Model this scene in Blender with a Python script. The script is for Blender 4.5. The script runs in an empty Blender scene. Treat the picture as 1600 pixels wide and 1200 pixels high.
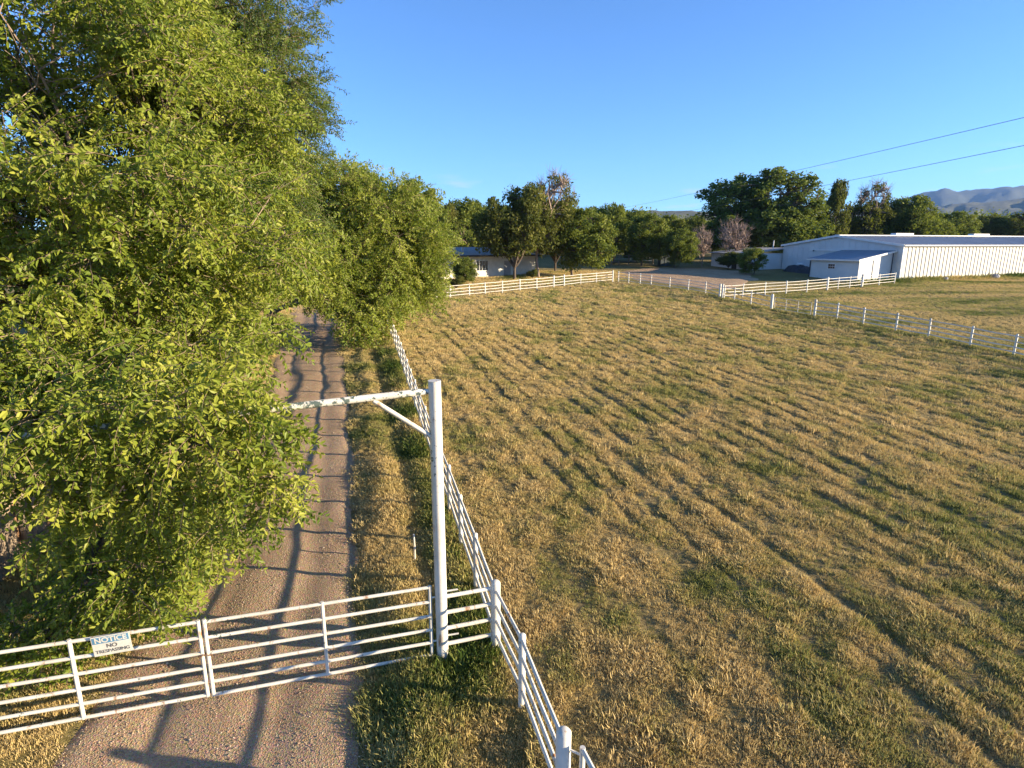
import bpy, bmesh, math, random
import numpy as np
from mathutils import Vector, Matrix, Euler

# ---------------------------------------------------------------- camera, sky, sun, exposure
sc = bpy.context.scene
COL = sc.collection
FPX, CAM_H = 930.0, 6.8
PITCH = math.atan(217 / FPX)
SLOPE = math.tan(math.atan(260 / FPX) - PITCH)      # the paddock rises gently away from the camera

cam_d = bpy.data.cameras.new("camera")
cam_d.sensor_width = 36.0
cam_d.lens = FPX / 1600 * 36.0
cam_d.clip_start, cam_d.clip_end = 0.1, 40000
cam = bpy.data.objects.new("camera", cam_d)
cam.location = (0, 0, CAM_H)
cam.rotation_euler = (math.pi / 2 - PITCH, 0, 0)
COL.objects.link(cam)
sc.camera = cam

SUN_EL, SUN_AZ = math.radians(11.5), math.radians(99)   # azimuth from +Y towards +X
world = bpy.data.worlds.new("World")
sc.world = world
world.use_nodes = True
wn, wl = world.node_tree.nodes, world.node_tree.links
bgn = wn["Background"]
sky = wn.new("ShaderNodeTexSky")
sky.sky_type = 'NISHITA'
sky.sun_disc = False
sky.sun_elevation = SUN_EL
sky.sun_rotation = SUN_AZ
sky.altitude = 1600
sky.air_density = 0.85
sky.dust_density = 0.45
sky.ozone_density = 5.2
tcw = wn.new("ShaderNodeTexCoord")
mpw = wn.new("ShaderNodeMapping"); mpw.inputs['Scale'].default_value = (5.0, 5.0, 34.0); wl.new(tcw.outputs['Generated'], mpw.inputs[0])
nzw = wn.new("ShaderNodeTexNoise"); nzw.inputs['Scale'].default_value = 1.9; nzw.inputs['Detail'].default_value = 6; wl.new(mpw.outputs[0], nzw.inputs['Vector'])
rpw = wn.new("ShaderNodeValToRGB"); rpw.color_ramp.elements[0].position = 0.60; rpw.color_ramp.elements[1].position = 0.72; wl.new(nzw.outputs[0], rpw.inputs[0])
spw = wn.new("ShaderNodeSeparateXYZ"); wl.new(tcw.outputs['Generated'], spw.inputs[0])
elw = wn.new("ShaderNodeMapRange"); elw.inputs['From Min'].default_value = 0.13; elw.inputs['From Max'].default_value = 0.07; wl.new(spw.outputs['Z'], elw.inputs['Value'])
muw = wn.new("ShaderNodeMath"); muw.operation = 'MULTIPLY'; wl.new(rpw.outputs[0], muw.inputs[0]); wl.new(elw.outputs[0], muw.inputs[1])
mu2 = wn.new("ShaderNodeMath"); mu2.operation = 'MULTIPLY'; mu2.inputs[1].default_value = 0.55; wl.new(muw.outputs[0], mu2.inputs[0])
mxw = wn.new("ShaderNodeMix"); mxw.data_type = 'RGBA'; wl.new(mu2.outputs[0], mxw.inputs[0]); wl.new(sky.outputs[0], mxw.inputs[6]); mxw.inputs[7].default_value = (3.0, 2.85, 2.75, 1)   # a few thin low clouds
wl.new(mxw.outputs[2], bgn.inputs[0])
bgn.inputs[1].default_value = 0.103

sun_d = bpy.data.lights.new("sun", 'SUN')
sun_d.energy = 5.0
sun_d.angle = math.radians(0.5)
sun_d.color = (1.0, 0.83, 0.58)
sun = bpy.data.objects.new("sun", sun_d)
sv = Vector((math.sin(SUN_AZ) * math.cos(SUN_EL), math.cos(SUN_AZ) * math.cos(SUN_EL), math.sin(SUN_EL)))
sun.rotation_euler = sv.to_track_quat('Z', 'Y').to_euler()
sun.location = sv * 200
COL.objects.link(sun)

sc.view_settings.view_transform = 'Standard'
sc.view_settings.look = 'None'
sc.view_settings.exposure = 1.8
sc.view_settings.gamma = 1.0
sc.render.engine = 'CYCLES'
sc.cycles.use_denoising = True
sc.cycles.max_bounces = 6
sc.cycles.diffuse_bounces = 3
sc.cycles.transmission_bounces = 4
sc.cycles.transparent_max_bounces = 6
sc.cycles.volume_bounces = 0
sc.cycles.caustics_reflective = False
sc.cycles.caustics_refractive = False

rng = np.random.default_rng(7)
random.seed(7)

# ---------------------------------------------------------------- pixel -> place helpers
def ray(x, y):
    u = (x - 800) / FPX; v = -(y - 600) / FPX
    return (u, math.cos(PITCH) + v * math.sin(PITCH), -math.sin(PITCH) + v * math.cos(PITCH))
def gp(x, y, z=0.0):
    """point on the sloping ground (z metres above it) seen at photo pixel x, y"""
    d = ray(x, y); t = (z - CAM_H) / (d[2] - SLOPE * d[1])
    return (d[0] * t, d[1] * t)
def at(x, y, Y):
    d = ray(x, y); t = Y / d[1]
    return Vector((d[0] * t, Y, CAM_H + d[2] * t))

# ---------------------------------------------------------------- noise and ground height
def _hash(ix, iy, s):
    n = (ix.astype(np.int64) * 374761393 + iy.astype(np.int64) * 668265263 + s * 1274126177) & 0x7fffffff
    n = ((n ^ (n >> 13)) * 1274126177) & 0x7fffffff
    return ((n ^ (n >> 16)) & 0xffff) / 65535.0
def vnoise(x, y, s=0):
    x = np.asarray(x, float); y = np.asarray(y, float)
    ix, iy = np.floor(x), np.floor(y); fx, fy = x - ix, y - iy
    fx = fx * fx * (3 - 2 * fx); fy = fy * fy * (3 - 2 * fy)
    a, b = _hash(ix, iy, s), _hash(ix + 1, iy, s); c, d = _hash(ix, iy + 1, s), _hash(ix + 1, iy + 1, s)
    return (a * (1 - fx) + b * fx) * (1 - fy) + (c * (1 - fx) + d * fx) * fy - 0.5
def fbm(x, y, o=3, s=0):
    r, a = 0, 1.0
    for k in range(o):
        r = r + a * vnoise(np.asarray(x) * 2 ** k, np.asarray(y) * 2 ** k, s + k * 17); a *= 0.5
    return r
def sstep(a, b, x):
    t = np.clip((np.asarray(x, float) - a) / (b - a), 0, 1); return t * t * (3 - 2 * t)

# drive: centre line and half width from its edges in the photo
DRV = np.array([(-3.6, -6), (-3.75, 3), (-3.95, 6.4), (-4.73, 10.5), (-6.5, 17.3), (-10.1, 29.3), (-13.6, 41), (-17.5, 52), (-22, 64), (-27, 80)])
DHW = np.array([2.1, 2.05, 2.0, 1.72, 1.68, 1.75, 1.8, 1.8, 1.8, 1.9])
def drive_d(x, y):
    cx = np.interp(y, DRV[:, 1], DRV[:, 0]); hw = np.interp(y, DRV[:, 1], DHW)
    return (np.asarray(x) - cx), hw
LF = [(0.60, 5.25), (-0.10, 7.6), (-0.27, 8.52)]
LFX = lambda y: np.interp(y, [5.25, 8.52, 43.8, 48.5], [0.60, -0.27, -9.45, -9.75])   # the fence beside the drive
ROW = 0.30                                                                            # mowing rows lean this far left per metre
RF = [gp(*p) for p in [(957, 441), (1017, 448), (1046, 452), (1075, 456), (1102, 460), (1124, 466)]]
RF2 = [gp(*p) for p in [(1204, 484)]]
RF3 = [gp(*p) for p in [(1268, 495), (1307, 500), (1348, 508), (1399, 518), (1450, 528), (1515, 542), (1583, 557)]]
_rf = sorted([(p[1], p[0]) for p in RF + RF2 + RF3] + [(20.0, 26.6), (2.0, 30.5), (-30, 38)])
RFX = lambda y: np.interp(y, [p[0] for p in _rf], [p[1] for p in _rf])
B0, B1 = np.array(gp(612, 476.5)), np.array(gp(957, 441))
BFY = lambda x: B0[1] + (np.asarray(x) - B0[0]) * (B1[1] - B0[1]) / (B1[0] - B0[0])
def rowv(x, y):
    """0..1: how high the mown swath lies here; rows run nearly parallel to the drive"""
    x = np.asarray(x, float); y = np.asarray(y, float)
    u = x + ROW * y
    r = u / 0.78 + 0.14 * fbm(u / 4, y / 14, 2, 21)
    ph = r - np.floor(r)
    own = _hash(np.floor(r), np.floor(r) * 0, 23)
    w = 0.12 + 0.05 * own
    groove = np.exp(-((ph - 0.5) / w) ** 2) * (0.5 + 0.45 * own)
    groove = groove * np.clip((0.25 + 0.4 * sstep(9, 22, y)) + 1.7 * fbm(u / 1.0, y / 2.6, 3, 31), 0, 1)
    sw = 0.25 * np.exp(-((ph - 0.78) / 0.14) ** 2) * np.clip(0.5 + 1.8 * fbm(u / 1.5, y / 6, 2, 37), 0, 1)
    return np.clip(0.75 - groove + sw, 0, 1.1)
def in_paddock(x, y):
    return (x > LFX(y)) & (x < RFX(y)) & (y < BFY(x)) & (y > -8)
def base_z(y):
    y = np.asarray(y, float)
    far = SLOPE * (100 + 22 * (1 - np.exp(-np.maximum(y - 100, 0) / 22)))
    return np.where(y > 100, far, SLOPE * np.maximum(y, -15))
def gz(x, y, drive=True):
    x = np.asarray(x, float); y = np.asarray(y, float)
    z = base_z(y)
    near = 1 - sstep(90, 160, np.hypot(x, y))
    z = z + near * (0.10 * fbm(x / 9, y / 9, 2, 3) + 0.05 * fbm(x / 2.2, y / 2.2, 2, 9))
    d, hw = drive_d(x, y)
    out = np.clip(np.abs(d) - hw, 0, 3)
    ony = (y > -6) & (y < 80)
    verge = np.exp(-((out - 0.85) / 0.45) ** 2) * 0.07 + np.exp(-((d - hw - 1.5) / 0.3) ** 2) * -0.05
    ruts = -0.035 * (np.exp(-((np.abs(d) - 0.75) / 0.28) ** 2))
    z = z + np.where(ony, np.where(np.abs(d) > hw, verge * 1.0, ruts), 0)
    pad = in_paddock(x, y)
    z = z + np.where(pad, 0.05 * rowv(x, y) + 0.025 * fbm(x / .55, y / .75, 2, 33), 0)
    if drive:
        z = z - np.where(ony, 0.07 * (1 - sstep(-0.25, 0.12, np.abs(d) - hw)), 0)
    return z
def gz1(x, y, drive=True):
    return float(gz(np.array([x]), np.array([y]), drive)[0])

# ---------------------------------------------------------------- object helpers
def link(o, parent=None):
    COL.objects.link(o)
    if parent is not None: o.parent = parent
    return o
def tag(o, label=None, cat=None, group=None, kind=None):
    if label: o["label"] = label
    if cat: o["category"] = cat
    if group: o["group"] = group
    if kind: o["kind"] = kind
    return o
def empty(name, loc=(0, 0, 0), label=None, cat=None, group=None, rz=0.0):
    o = bpy.data.objects.new(name, None)
    o.empty_display_size = 0.2
    o.location = loc; o.rotation_euler = (0, 0, rz)
    return tag(link(o), label, cat, group)

class MB:
    """collects vertices and faces for one mesh"""
    def __init__(self): self.v = []; self.f = []
    def add(self, vs, fs):
        n = len(self.v); self.v += [tuple(p) for p in vs]; self.f += [tuple(i + n for i in f) for f in fs]
    def box(self, c, s, rz=0.0, bev=0.0):
        hx, hy, hz = s[0] / 2, s[1] / 2, s[2] / 2
        co, si = math.cos(rz), math.sin(rz)
        vs = []
        for z in (-hz, hz):
            for x, y in ((-hx, -hy), (hx, -hy), (hx, hy), (-hx, hy)):
                vs.append((c[0] + x * co - y * si, c[1] + x * si + y * co, c[2] + z))
        self.add(vs, [(3, 2, 1, 0), (4, 5, 6, 7), (0, 1, 5, 4), (1, 2, 6, 5), (2, 3, 7, 6), (3, 0, 4, 7)])
    def hexa(self, b, t):
        self.add(list(b) + list(t), [(3, 2, 1, 0), (4, 5, 6, 7), (0, 1, 5, 4), (1, 2, 6, 5), (2, 3, 7, 6), (3, 0, 4, 7)])
    def tube(self, pts, rad, n=8, cap=True, dome=False):
        pts = [Vector(p) for p in pts]
        if not hasattr(rad, '__len__'): rad = [rad] * len(pts)
        rad = list(rad)
        if dome:
            d = (pts[-1] - pts[-2]).normalized(); r = rad[-1]
            pts += [pts[-1] + d * r * 0.35, pts[-1] + d * r * 0.5]; rad += [r * 0.75, r * 0.3]
        base = len(self.v); prev = None
        for i, p in enumerate(pts):
            a = pts[max(i - 1, 0)]; b = pts[min(i + 1, len(pts) - 1)]
            t = (b - a)
            t = t.normalized() if t.length > 1e-9 else Vector((0, 0, 1))
            if prev is None:
                u = t.cross(Vector((0, 0, 1)) if abs(t.z) < 0.9 else Vector((1, 0, 0))).normalized()
            else:
                u = (prev - t * prev.dot(t))
                u = u.normalized() if u.length > 1e-6 else t.orthogonal().normalized()
            prev = u; w = t.cross(u)
            for k in range(n):
                a_ = 2 * math.pi * k / n
                self.v.append(tuple(p + (u * math.cos(a_) + w * math.sin(a_)) * rad[i]))
        for i in range(len(pts) - 1):
            for k in range(n):
                k2 = (k + 1) % n
                self.f.append((base + i * n + k, base + i * n + k2, base + (i + 1) * n + k2, base + (i + 1) * n + k))
        if cap:
            self.f.append(tuple(base + k for k in reversed(range(n))))
            self.f.append(tuple(base + (len(pts) - 1) * n + k for k in range(n)))
    def mesh(self, name, mat, smooth=False):
        m = bpy.data.meshes.new(name)
        m.from_pydata(self.v, [], self.f)
        if mat: m.materials.append(mat)
        if smooth: m.polygons.foreach_set("use_smooth", [True] * len(m.polygons)); m.set_sharp_from_angle(angle=math.radians(40))
        m.update()
        return m
    def build(self, name, mat, parent=None, smooth=False, loc=None):
        o = bpy.data.objects.new(name, self.mesh(name, mat, smooth))
        if loc is not None: o.location = loc
        return link(o, parent)
def np_mesh(name, V, F, mat, smooth=False):
    """fast mesh from numpy arrays, F is (n,k)"""
    V = np.asarray(V, np.float32); F = np.asarray(F, np.int32)
    m = bpy.data.meshes.new(name)
    n, k = F.shape
    m.vertices.add(len(V)); m.vertices.foreach_set("co", V.ravel())
    m.loops.add(n * k); m.loops.foreach_set("vertex_index", F.ravel())
    m.polygons.add(n)
    m.polygons.foreach_set("loop_start", np.arange(0, n * k, k, dtype=np.int32))
    m.polygons.foreach_set("loop_total", np.full(n, k, dtype=np.int32))
    if smooth: m.polygons.foreach_set("use_smooth", np.ones(n, bool))
    if mat: m.materials.append(mat)
    m.update(calc_edges=True); m.validate()
    return m

# ---------------------------------------------------------------- materials
def new_mat(name):
    m = bpy.data.materials.new(name); m.use_nodes = True
    nt = m.node_tree
    return m, nt.nodes, nt.links, nt.nodes["Principled BSDF"]
def node(ns, t, **kw):
    n = ns.new(t)
    for k, v in kw.items():
        if k == 'inp':
            for kk, vv in v.items(): n.inputs[kk].default_value = vv
        else: setattr(n, k, v)
    return n
def noise_n(ns, ls, scale, detail=4, rough=0.55, vec=None, dist=0.0):
    n = node(ns, "ShaderNodeTexNoise", inp={'Scale': scale, 'Detail': detail, 'Roughness': rough, 'Distortion': dist})
    if vec is not None: ls.new(vec, n.inputs['Vector'])
    return n
def ramp(ns, ls, fac, stops):
    r = ns.new("ShaderNodeValToRGB")
    el = r.color_ramp.elements
    while len(el) < len(stops): el.new(0.5)
    for e, (p, c) in zip(el, stops):
        e.position = p; e.color = (*c, 1) if len(c) == 3 else c
    ls.new(fac, r.inputs[0])
    return r
def mix_n(ns, ls, fac, a, b, mode='MIX'):
    m = ns.new("ShaderNodeMix"); m.data_type = 'RGBA'; m.blend_type = mode
    for s, val in ((m.inputs[0], fac), (m.inputs[6], a), (m.inputs[7], b)):
        if hasattr(val, 'is_output'): ls.new(val, s)
        elif isinstance(val, (int, float)): s.default_value = val
        else: s.default_value = (*val, 1)
    return m.outputs[2]
def bump_n(ns, ls, h, strength=0.4, dist=0.02):
    b = node(ns, "ShaderNodeBump", inp={'Strength': strength, 'Distance': dist}); ls.new(h, b.inputs['Height']); return b.outputs[0]
def simple_mat(name, c1, c2, scale=6.0, rough=0.7, metal=0.0, bump=0.0, bscale=None, spec=0.4, stretch=None):
    m, ns, ls, p = new_mat(name)
    tc = ns.new("ShaderNodeTexCoord")
    vec = tc.outputs['Object']
    if stretch:
        mp = node(ns, "ShaderNodeMapping"); mp.inputs['Scale'].default_value = stretch
        ls.new(vec, mp.inputs[0]); vec = mp.outputs[0]
    n = noise_n(ns, ls, scale, 5, 0.6, vec)
    r = ramp(ns, ls, n.outputs[0], [(0.3, c1), (0.7, c2)])
    ls.new(r.outputs[0], p.inputs['Base Color'])
    p.inputs['Roughness'].default_value = rough
    p.inputs['Metallic'].default_value = metal
    p.inputs['Specular IOR Level'].default_value = spec
    if bump:
        n2 = noise_n(ns, ls, bscale or scale * 4, 4, 0.6, vec)
        ls.new(bump_n(ns, ls, n2.outputs[0], bump, 0.02), p.inputs['Normal'])
    return m

def paint_mat(name, chip=0.66, chipcol=(0.10, 0.13, 0.11), rustcol=(0.30, 0.14, 0.05), rust=0.72):
    """white pipe paint: dirt, chips with a shape of their own, small rust runs"""
    m, ns, ls, p = new_mat(name)
    geo = ns.new("ShaderNodeNewGeometry")
    pos = geo.outputs['Position']
    n1 = noise_n(ns, ls, 2.2, 5, 0.6, pos)
    base = ramp(ns, ls, n1.outputs[0], [(0.3, (0.56, 0.51, 0.41)), (0.5, (0.66, 0.62, 0.53)), (0.72, (0.72, 0.69, 0.61))])
    n2 = noise_n(ns, ls, 13, 5, 0.65, pos)
    n3 = noise_n(ns, ls, 1.3, 2, 0.5, pos)
    mul = node(ns, "ShaderNodeMath", operation='MULTIPLY'); ls.new(n2.outputs[0], mul.inputs[0])
    add = node(ns, "ShaderNodeMath", operation='ADD', inp={1: 0.5}); ls.new(n3.outputs[0], add.inputs[0]); ls.new(add.outputs[0], mul.inputs[1])
    ch = ramp(ns, ls, mul.outputs[0], [(chip - 0.012, (0, 0, 0)), (chip + 0.012, (1, 1, 1))])
    c = mix_n(ns, ls, ch.outputs[0], base.outputs[0], chipcol)
    mp = node(ns, "ShaderNodeMapping"); mp.inputs['Scale'].default_value = (9, 9, 2.2); ls.new(pos, mp.inputs[0])
    n4 = noise_n(ns, ls, 1.0, 4, 0.6, mp.outputs[0])
    ru = ramp(ns, ls, n4.outputs[0], [(rust - 0.02, (0, 0, 0)), (rust + 0.1, (1, 1, 1))])
    c = mix_n(ns, ls, ru.outputs[0], c, rustcol)
    ls.new(c, p.inputs['Base Color'])
    p.inputs['Roughness'].default_value = 0.5
    p.inputs['Specular IOR Level'].default_value = 0.35
    ls.new(bump_n(ns, ls, n2.outputs[0], 0.12, 0.004), p.inputs['Normal'])
    return m

def leaf_mat(name, dark, mid, light, inst=True, trans=0.32):
    m, ns, ls, p = new_mat(name)
    a = node(ns, "ShaderNodeAttribute", attribute_name="tint", attribute_type='INSTANCER' if inst else 'GEOMETRY')
    r = ramp(ns, ls, a.outputs['Fac'], [(0.0, dark), (0.5, mid), (1.0, light)])
    ls.new(r.outputs[0], p.inputs['Base Color'])
    p.inputs['Roughness'].default_value = 0.5 if inst else 0.7
    p.inputs['Specular IOR Level'].default_value = 0.3 if inst else 0.1
    tr = ns.new("ShaderNodeBsdfTranslucent")
    c2 = mix_n(ns, ls, 0.5, r.outputs[0], (0.30, 0.36, 0.03))
    ls.new(c2, tr.inputs['Color'])
    mx = node(ns, "ShaderNodeMixShader", inp={0: trans})
    ls.new(p.outputs[0], mx.inputs[1]); ls.new(tr.outputs[0], mx.inputs[2])
    ls.new(mx.outputs[0], ns["Material Output"].inputs['Surface'])
    return m

M = {}
M['paint'] = paint_mat('white_pipe_paint', chip=0.74, rust=0.605)
M['paint_chipped'] = paint_mat('chipped_white_paint', chip=0.535)
M['gate_paint'] = paint_mat('gate_paint', chip=0.70, rust=0.61)
M['leaf_near'] = leaf_mat('leaf_yellow_green', (0.09, 0.14, 0.018), (0.205, 0.255, 0.03), (0.37, 0.38, 0.055), trans=0.42)
M['leaf_dark'] = leaf_mat('leaf_mid_green', (0.045, 0.08, 0.016), (0.09, 0.14, 0.022), (0.17, 0.21, 0.03), trans=.35)
M['leaf_elm'] = leaf_mat('leaf_elm', (0.036, 0.048, 0.014), (0.09, 0.10, 0.024), (0.19, 0.18, 0.045), inst=False, trans=0.25)
M['leaf_green'] = leaf_mat('leaf_green', (0.045, 0.07, 0.016), (0.12, 0.155, 0.032), (0.24, 0.25, 0.05), inst=False, trans=0.3)
M['leaf_cotton'] = leaf_mat('leaf_cottonwood', (0.04, 0.066, 0.018), (0.10, 0.14, 0.032), (0.20, 0.225, 0.055), inst=False, trans=0.3)
M['bark'] = simple_mat('bark', (0.075, 0.055, 0.04), (0.17, 0.13, 0.095), 5, 0.9, bump=0.8, stretch=(3, 3, 0.6))
M['twig'] = simple_mat('twig_bark', (0.16, 0.115, 0.07), (0.28, 0.21, 0.13), 4, 0.85)
M['deadwood'] = simple_mat('dead_wood', (0.22, 0.155, 0.12), (0.36, 0.27, 0.21), 3, 0.9)
M['grass'] = None
def grass_mat():
    m, ns, ls, p = new_mat('grass_blades')
    a = node(ns, "ShaderNodeAttribute", attribute_name="tint", attribute_type='INSTANCER')
    r = ramp(ns, ls, a.outputs['Fac'], [(0.0, (0.63, 0.475, 0.215)), (0.3, (0.57, 0.435, 0.175)), (0.55, (0.38, 0.345, 0.11)), (0.8, (0.16, 0.19, 0.04)), (1.0, (0.085, 0.135, 0.022))])
    ls.new(r.outputs[0], p.inputs['Base Color'])
    p.inputs['Roughness'].default_value = 0.75
    p.inputs['Specular IOR Level'].default_value = 0.2
    tr = ns.new("ShaderNodeBsdfTranslucent"); ls.new(r.outputs[0], tr.inputs['Color'])
    mx = node(ns, "ShaderNodeMixShader", inp={0: 0.25})
    ls.new(p.outputs[0], mx.inputs[1]); ls.new(tr.outputs[0], mx.inputs[2])
    ls.new(mx.outputs[0], ns["Material Output"].inputs['Surface'])
    return m
M['grass'] = grass_mat()
def ground_mat():
    m, ns, ls, p = new_mat('dry_ground')
    geo = ns.new("ShaderNodeNewGeometry"); pos = geo.outputs['Position']
    mp = node(ns, "ShaderNodeMapping"); mp.inputs['Rotation'].default_value = (0, 0, -math.atan(ROW)); mp.inputs['Scale'].default_value = (1.0, 0.28, 1.0)
    ls.new(pos, mp.inputs[0])
    n1 = noise_n(ns, ls, 0.9, 5, 0.62, mp.outputs[0])
    n2 = noise_n(ns, ls, 14, 6, 0.7, pos)
    n3 = noise_n(ns, ls, 0.11, 4, 0.6, pos)
    n5 = noise_n(ns, ls, 55, 3, 0.7, pos)
    av = node(ns, "ShaderNodeMix"); av.inputs[0].default_value = 0.55; ls.new(n2.outputs[0], av.inputs[2]); ls.new(n5.outputs[0], av.inputs[3])
    ns_fine = av.outputs[0]
    straw = ramp(ns, ls, ns_fine, [(0.36, (0.10, 0.068, 0.034)), (0.5, (0.30, 0.215, 0.095)), (0.64, (0.52, 0.39, 0.18))])
    green = ramp(ns, ls, ns_fine, [(0.36, (0.06, 0.06, 0.02)), (0.55, (0.16, 0.15, 0.045)), (0.75, (0.26, 0.22, 0.075))])
    mm = node(ns, "ShaderNodeMath", operation='ADD'); ls.new(n1.outputs[0], mm.inputs[0]); ls.new(n3.outputs[0], mm.inputs[1])
    gf = ramp(ns, ls, mm.outputs[0], [(0.88, (0, 0, 0)), (1.0, (1, 1, 1))])
    gf.color_ramp.elements[0].position = 0.40; gf.color_ramp.elements[1].position = 0.62
    hv = node(ns, "ShaderNodeMath", operation='MULTIPLY', inp={1: 0.5}); ls.new(mm.outputs[0], hv.inputs[0])
    ls.new(hv.outputs[0], gf.inputs[0])
    g2 = node(ns, "ShaderNodeMath", operation='MULTIPLY', inp={1: 0.4}); ls.new(gf.outputs[0], g2.inputs[0])
    c = mix_n(ns, ls, g2.outputs[0], straw.outputs[0], green.outputs[0])
    at_ = node(ns, "ShaderNodeAttribute", attribute_name="lush", attribute_type='GEOMETRY')
    c = mix_n(ns, ls, at_.outputs['Fac'], c, green.outputs[0])
    ls.new(c, p.inputs['Base Color'])
    p.inputs['Roughness'].default_value = 0.95
    p.inputs['Specular IOR Level'].default_value = 0.1
    ls.new(bump_n(ns, ls, ns_fine, 1.0, 0.06), p.inputs['Normal'])
    return m
M['ground'] = ground_mat()
def gravel_mat():
    m, ns, ls, p = new_mat('pinkish_gravel')
    geo = ns.new("ShaderNodeNewGeometry"); pos = geo.outputs['Position']
    n1 = noise_n(ns, ls, 38, 5, 0.7, pos)
    n2 = noise_n(ns, ls, 0.7, 4, 0.6, pos)
    vo = node(ns, "ShaderNodeTexVoronoi", inp={'Scale': 42.0}); ls.new(pos, vo.inputs['Vector'])
    a = ramp(ns, ls, n1.outputs[0], [(0.28, (0.22, 0.145, 0.085)), (0.5, (0.46, 0.325, 0.20)), (0.75, (0.60, 0.445, 0.30))])
    c = mix_n(ns, ls, 0.30, a.outputs[0], vo.outputs['Color'], 'SOFT_LIGHT')
    b = ramp(ns, ls, n2.outputs[0], [(0.35, (0.80, 0.76, 0.72)), (0.65, (1.0, 0.97, 0.94))])
    c = mix_n(ns, ls, 1.0, c, b.outputs[0], 'MULTIPLY')
    ls.new(c, p.inputs['Base Color'])
    p.inputs['Roughness'].default_value = 0.95
    p.inputs['Specular IOR Level'].default_value = 0.15
    hm = node(ns, "ShaderNodeMath", operation='ADD'); ls.new(n1.outputs[0], hm.inputs[0]); ls.new(vo.outputs['Distance'], hm.inputs[1])
    ls.new(bump_n(ns, ls, hm.outputs[0], 0.7, 0.02), p.inputs['Normal'])
    return m
M['gravel'] = gravel_mat()
M['stone'] = simple_mat('pebbles', (0.14, 0.10, 0.075), (0.42, 0.33, 0.26), 1.7, 0.9)
M['barn_white'] = simple_mat('barn_white_steel', (0.58, 0.58, 0.56), (0.68, 0.675, 0.65), 0.6, 0.5, bump=0.05)
M['barn_cream'] = simple_mat('barn_cream_steel', (0.54, 0.50, 0.425), (0.61, 0.575, 0.50), 0.6, 0.5)
M['roof_steel'] = simple_mat('grey_steel_roof', (0.135, 0.15, 0.18), (0.19, 0.205, 0.24), 0.8, 0.42, stretch=(1, 0.2, 1))
M['roof_blue'] = simple_mat('blue_grey_roof', (0.14, 0.175, 0.22), (0.20, 0.24, 0.29), 1.5, 0.45)
M['trim'] = simple_mat('white_trim', (0.70, 0.69, 0.66), (0.80, 0.79, 0.76), 2, 0.5)
M['brick'] = simple_mat('pink_foundation', (0.30, 0.19, 0.15), (0.42, 0.30, 0.24), 3, 0.9, bump=0.3)
M['house_white'] = simple_mat('painted_block', (0.58, 0.54, 0.46), (0.72, 0.68, 0.60), 2, 0.8, bump=0.2)
M['shingle'] = simple_mat('grey_roof_felt', (0.28, 0.265, 0.25), (0.42, 0.40, 0.38), 1.5, 0.9, bump=0.3)
M['glass'] = simple_mat('dark_glass', (0.02, 0.025, 0.03), (0.05, 0.055, 0.06), 2, 0.08, spec=0.6)
M['shed_blue'] = simple_mat('weathered_blue_boards', (0.07, 0.09, 0.10), (0.13, 0.155, 0.17), 2, 0.8, stretch=(4, 4, 0.5))
M['darkmetal'] = simple_mat('dark_metal', (0.04, 0.04, 0.045), (0.08, 0.08, 0.085), 5, 0.5, metal=0.6)
M['galv'] = simple_mat('galvanised_pipe', (0.42, 0.42, 0.41), (0.55, 0.54, 0.52), 5, 0.5, metal=0.25)
M['wood'] = simple_mat('weathered_cedar', (0.17, 0.125, 0.085), (0.34, 0.265, 0.19), 3, 0.9, bump=0.5, stretch=(6, 6, 0.6))
M['wood_red'] = simple_mat('reddish_cedar', (0.24, 0.13, 0.07), (0.38, 0.22, 0.12), 3, 0.9, bump=0.5, stretch=(6, 6, 0.6))
M['tarp'] = simple_mat('black_tarp', (0.012, 0.012, 0.013), (0.03, 0.03, 0.032), 3, 0.5, bump=0.4)
M['wire'] = simple_mat('dark_cable', (0.07, 0.07, 0.075), (0.11, 0.11, 0.115), 3, 0.7)
M['sign_white'] = simple_mat('sign_white', (0.52, 0.50, 0.43), (0.62, 0.60, 0.53), 9, 0.6)
M['sign_blue'] = simple_mat('sign_blue', (0.07, 0.20, 0.33), (0.12, 0.27, 0.40), 4, 0.45)
M['sign_black'] = simple_mat('sign_black', (0.07, 0.07, 0.065), (0.15, 0.15, 0.14), 4, 0.6)
M['hill_far'] = simple_mat('forested_mountain', (0.02, 0.035, 0.025), (0.06, 0.068, 0.042), 0.004, 0.95)
M['hill_near'] = simple_mat('scrub_hill', (0.04, 0.055, 0.028), (0.13, 0.12, 0.06), 0.012, 0.95)

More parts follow.
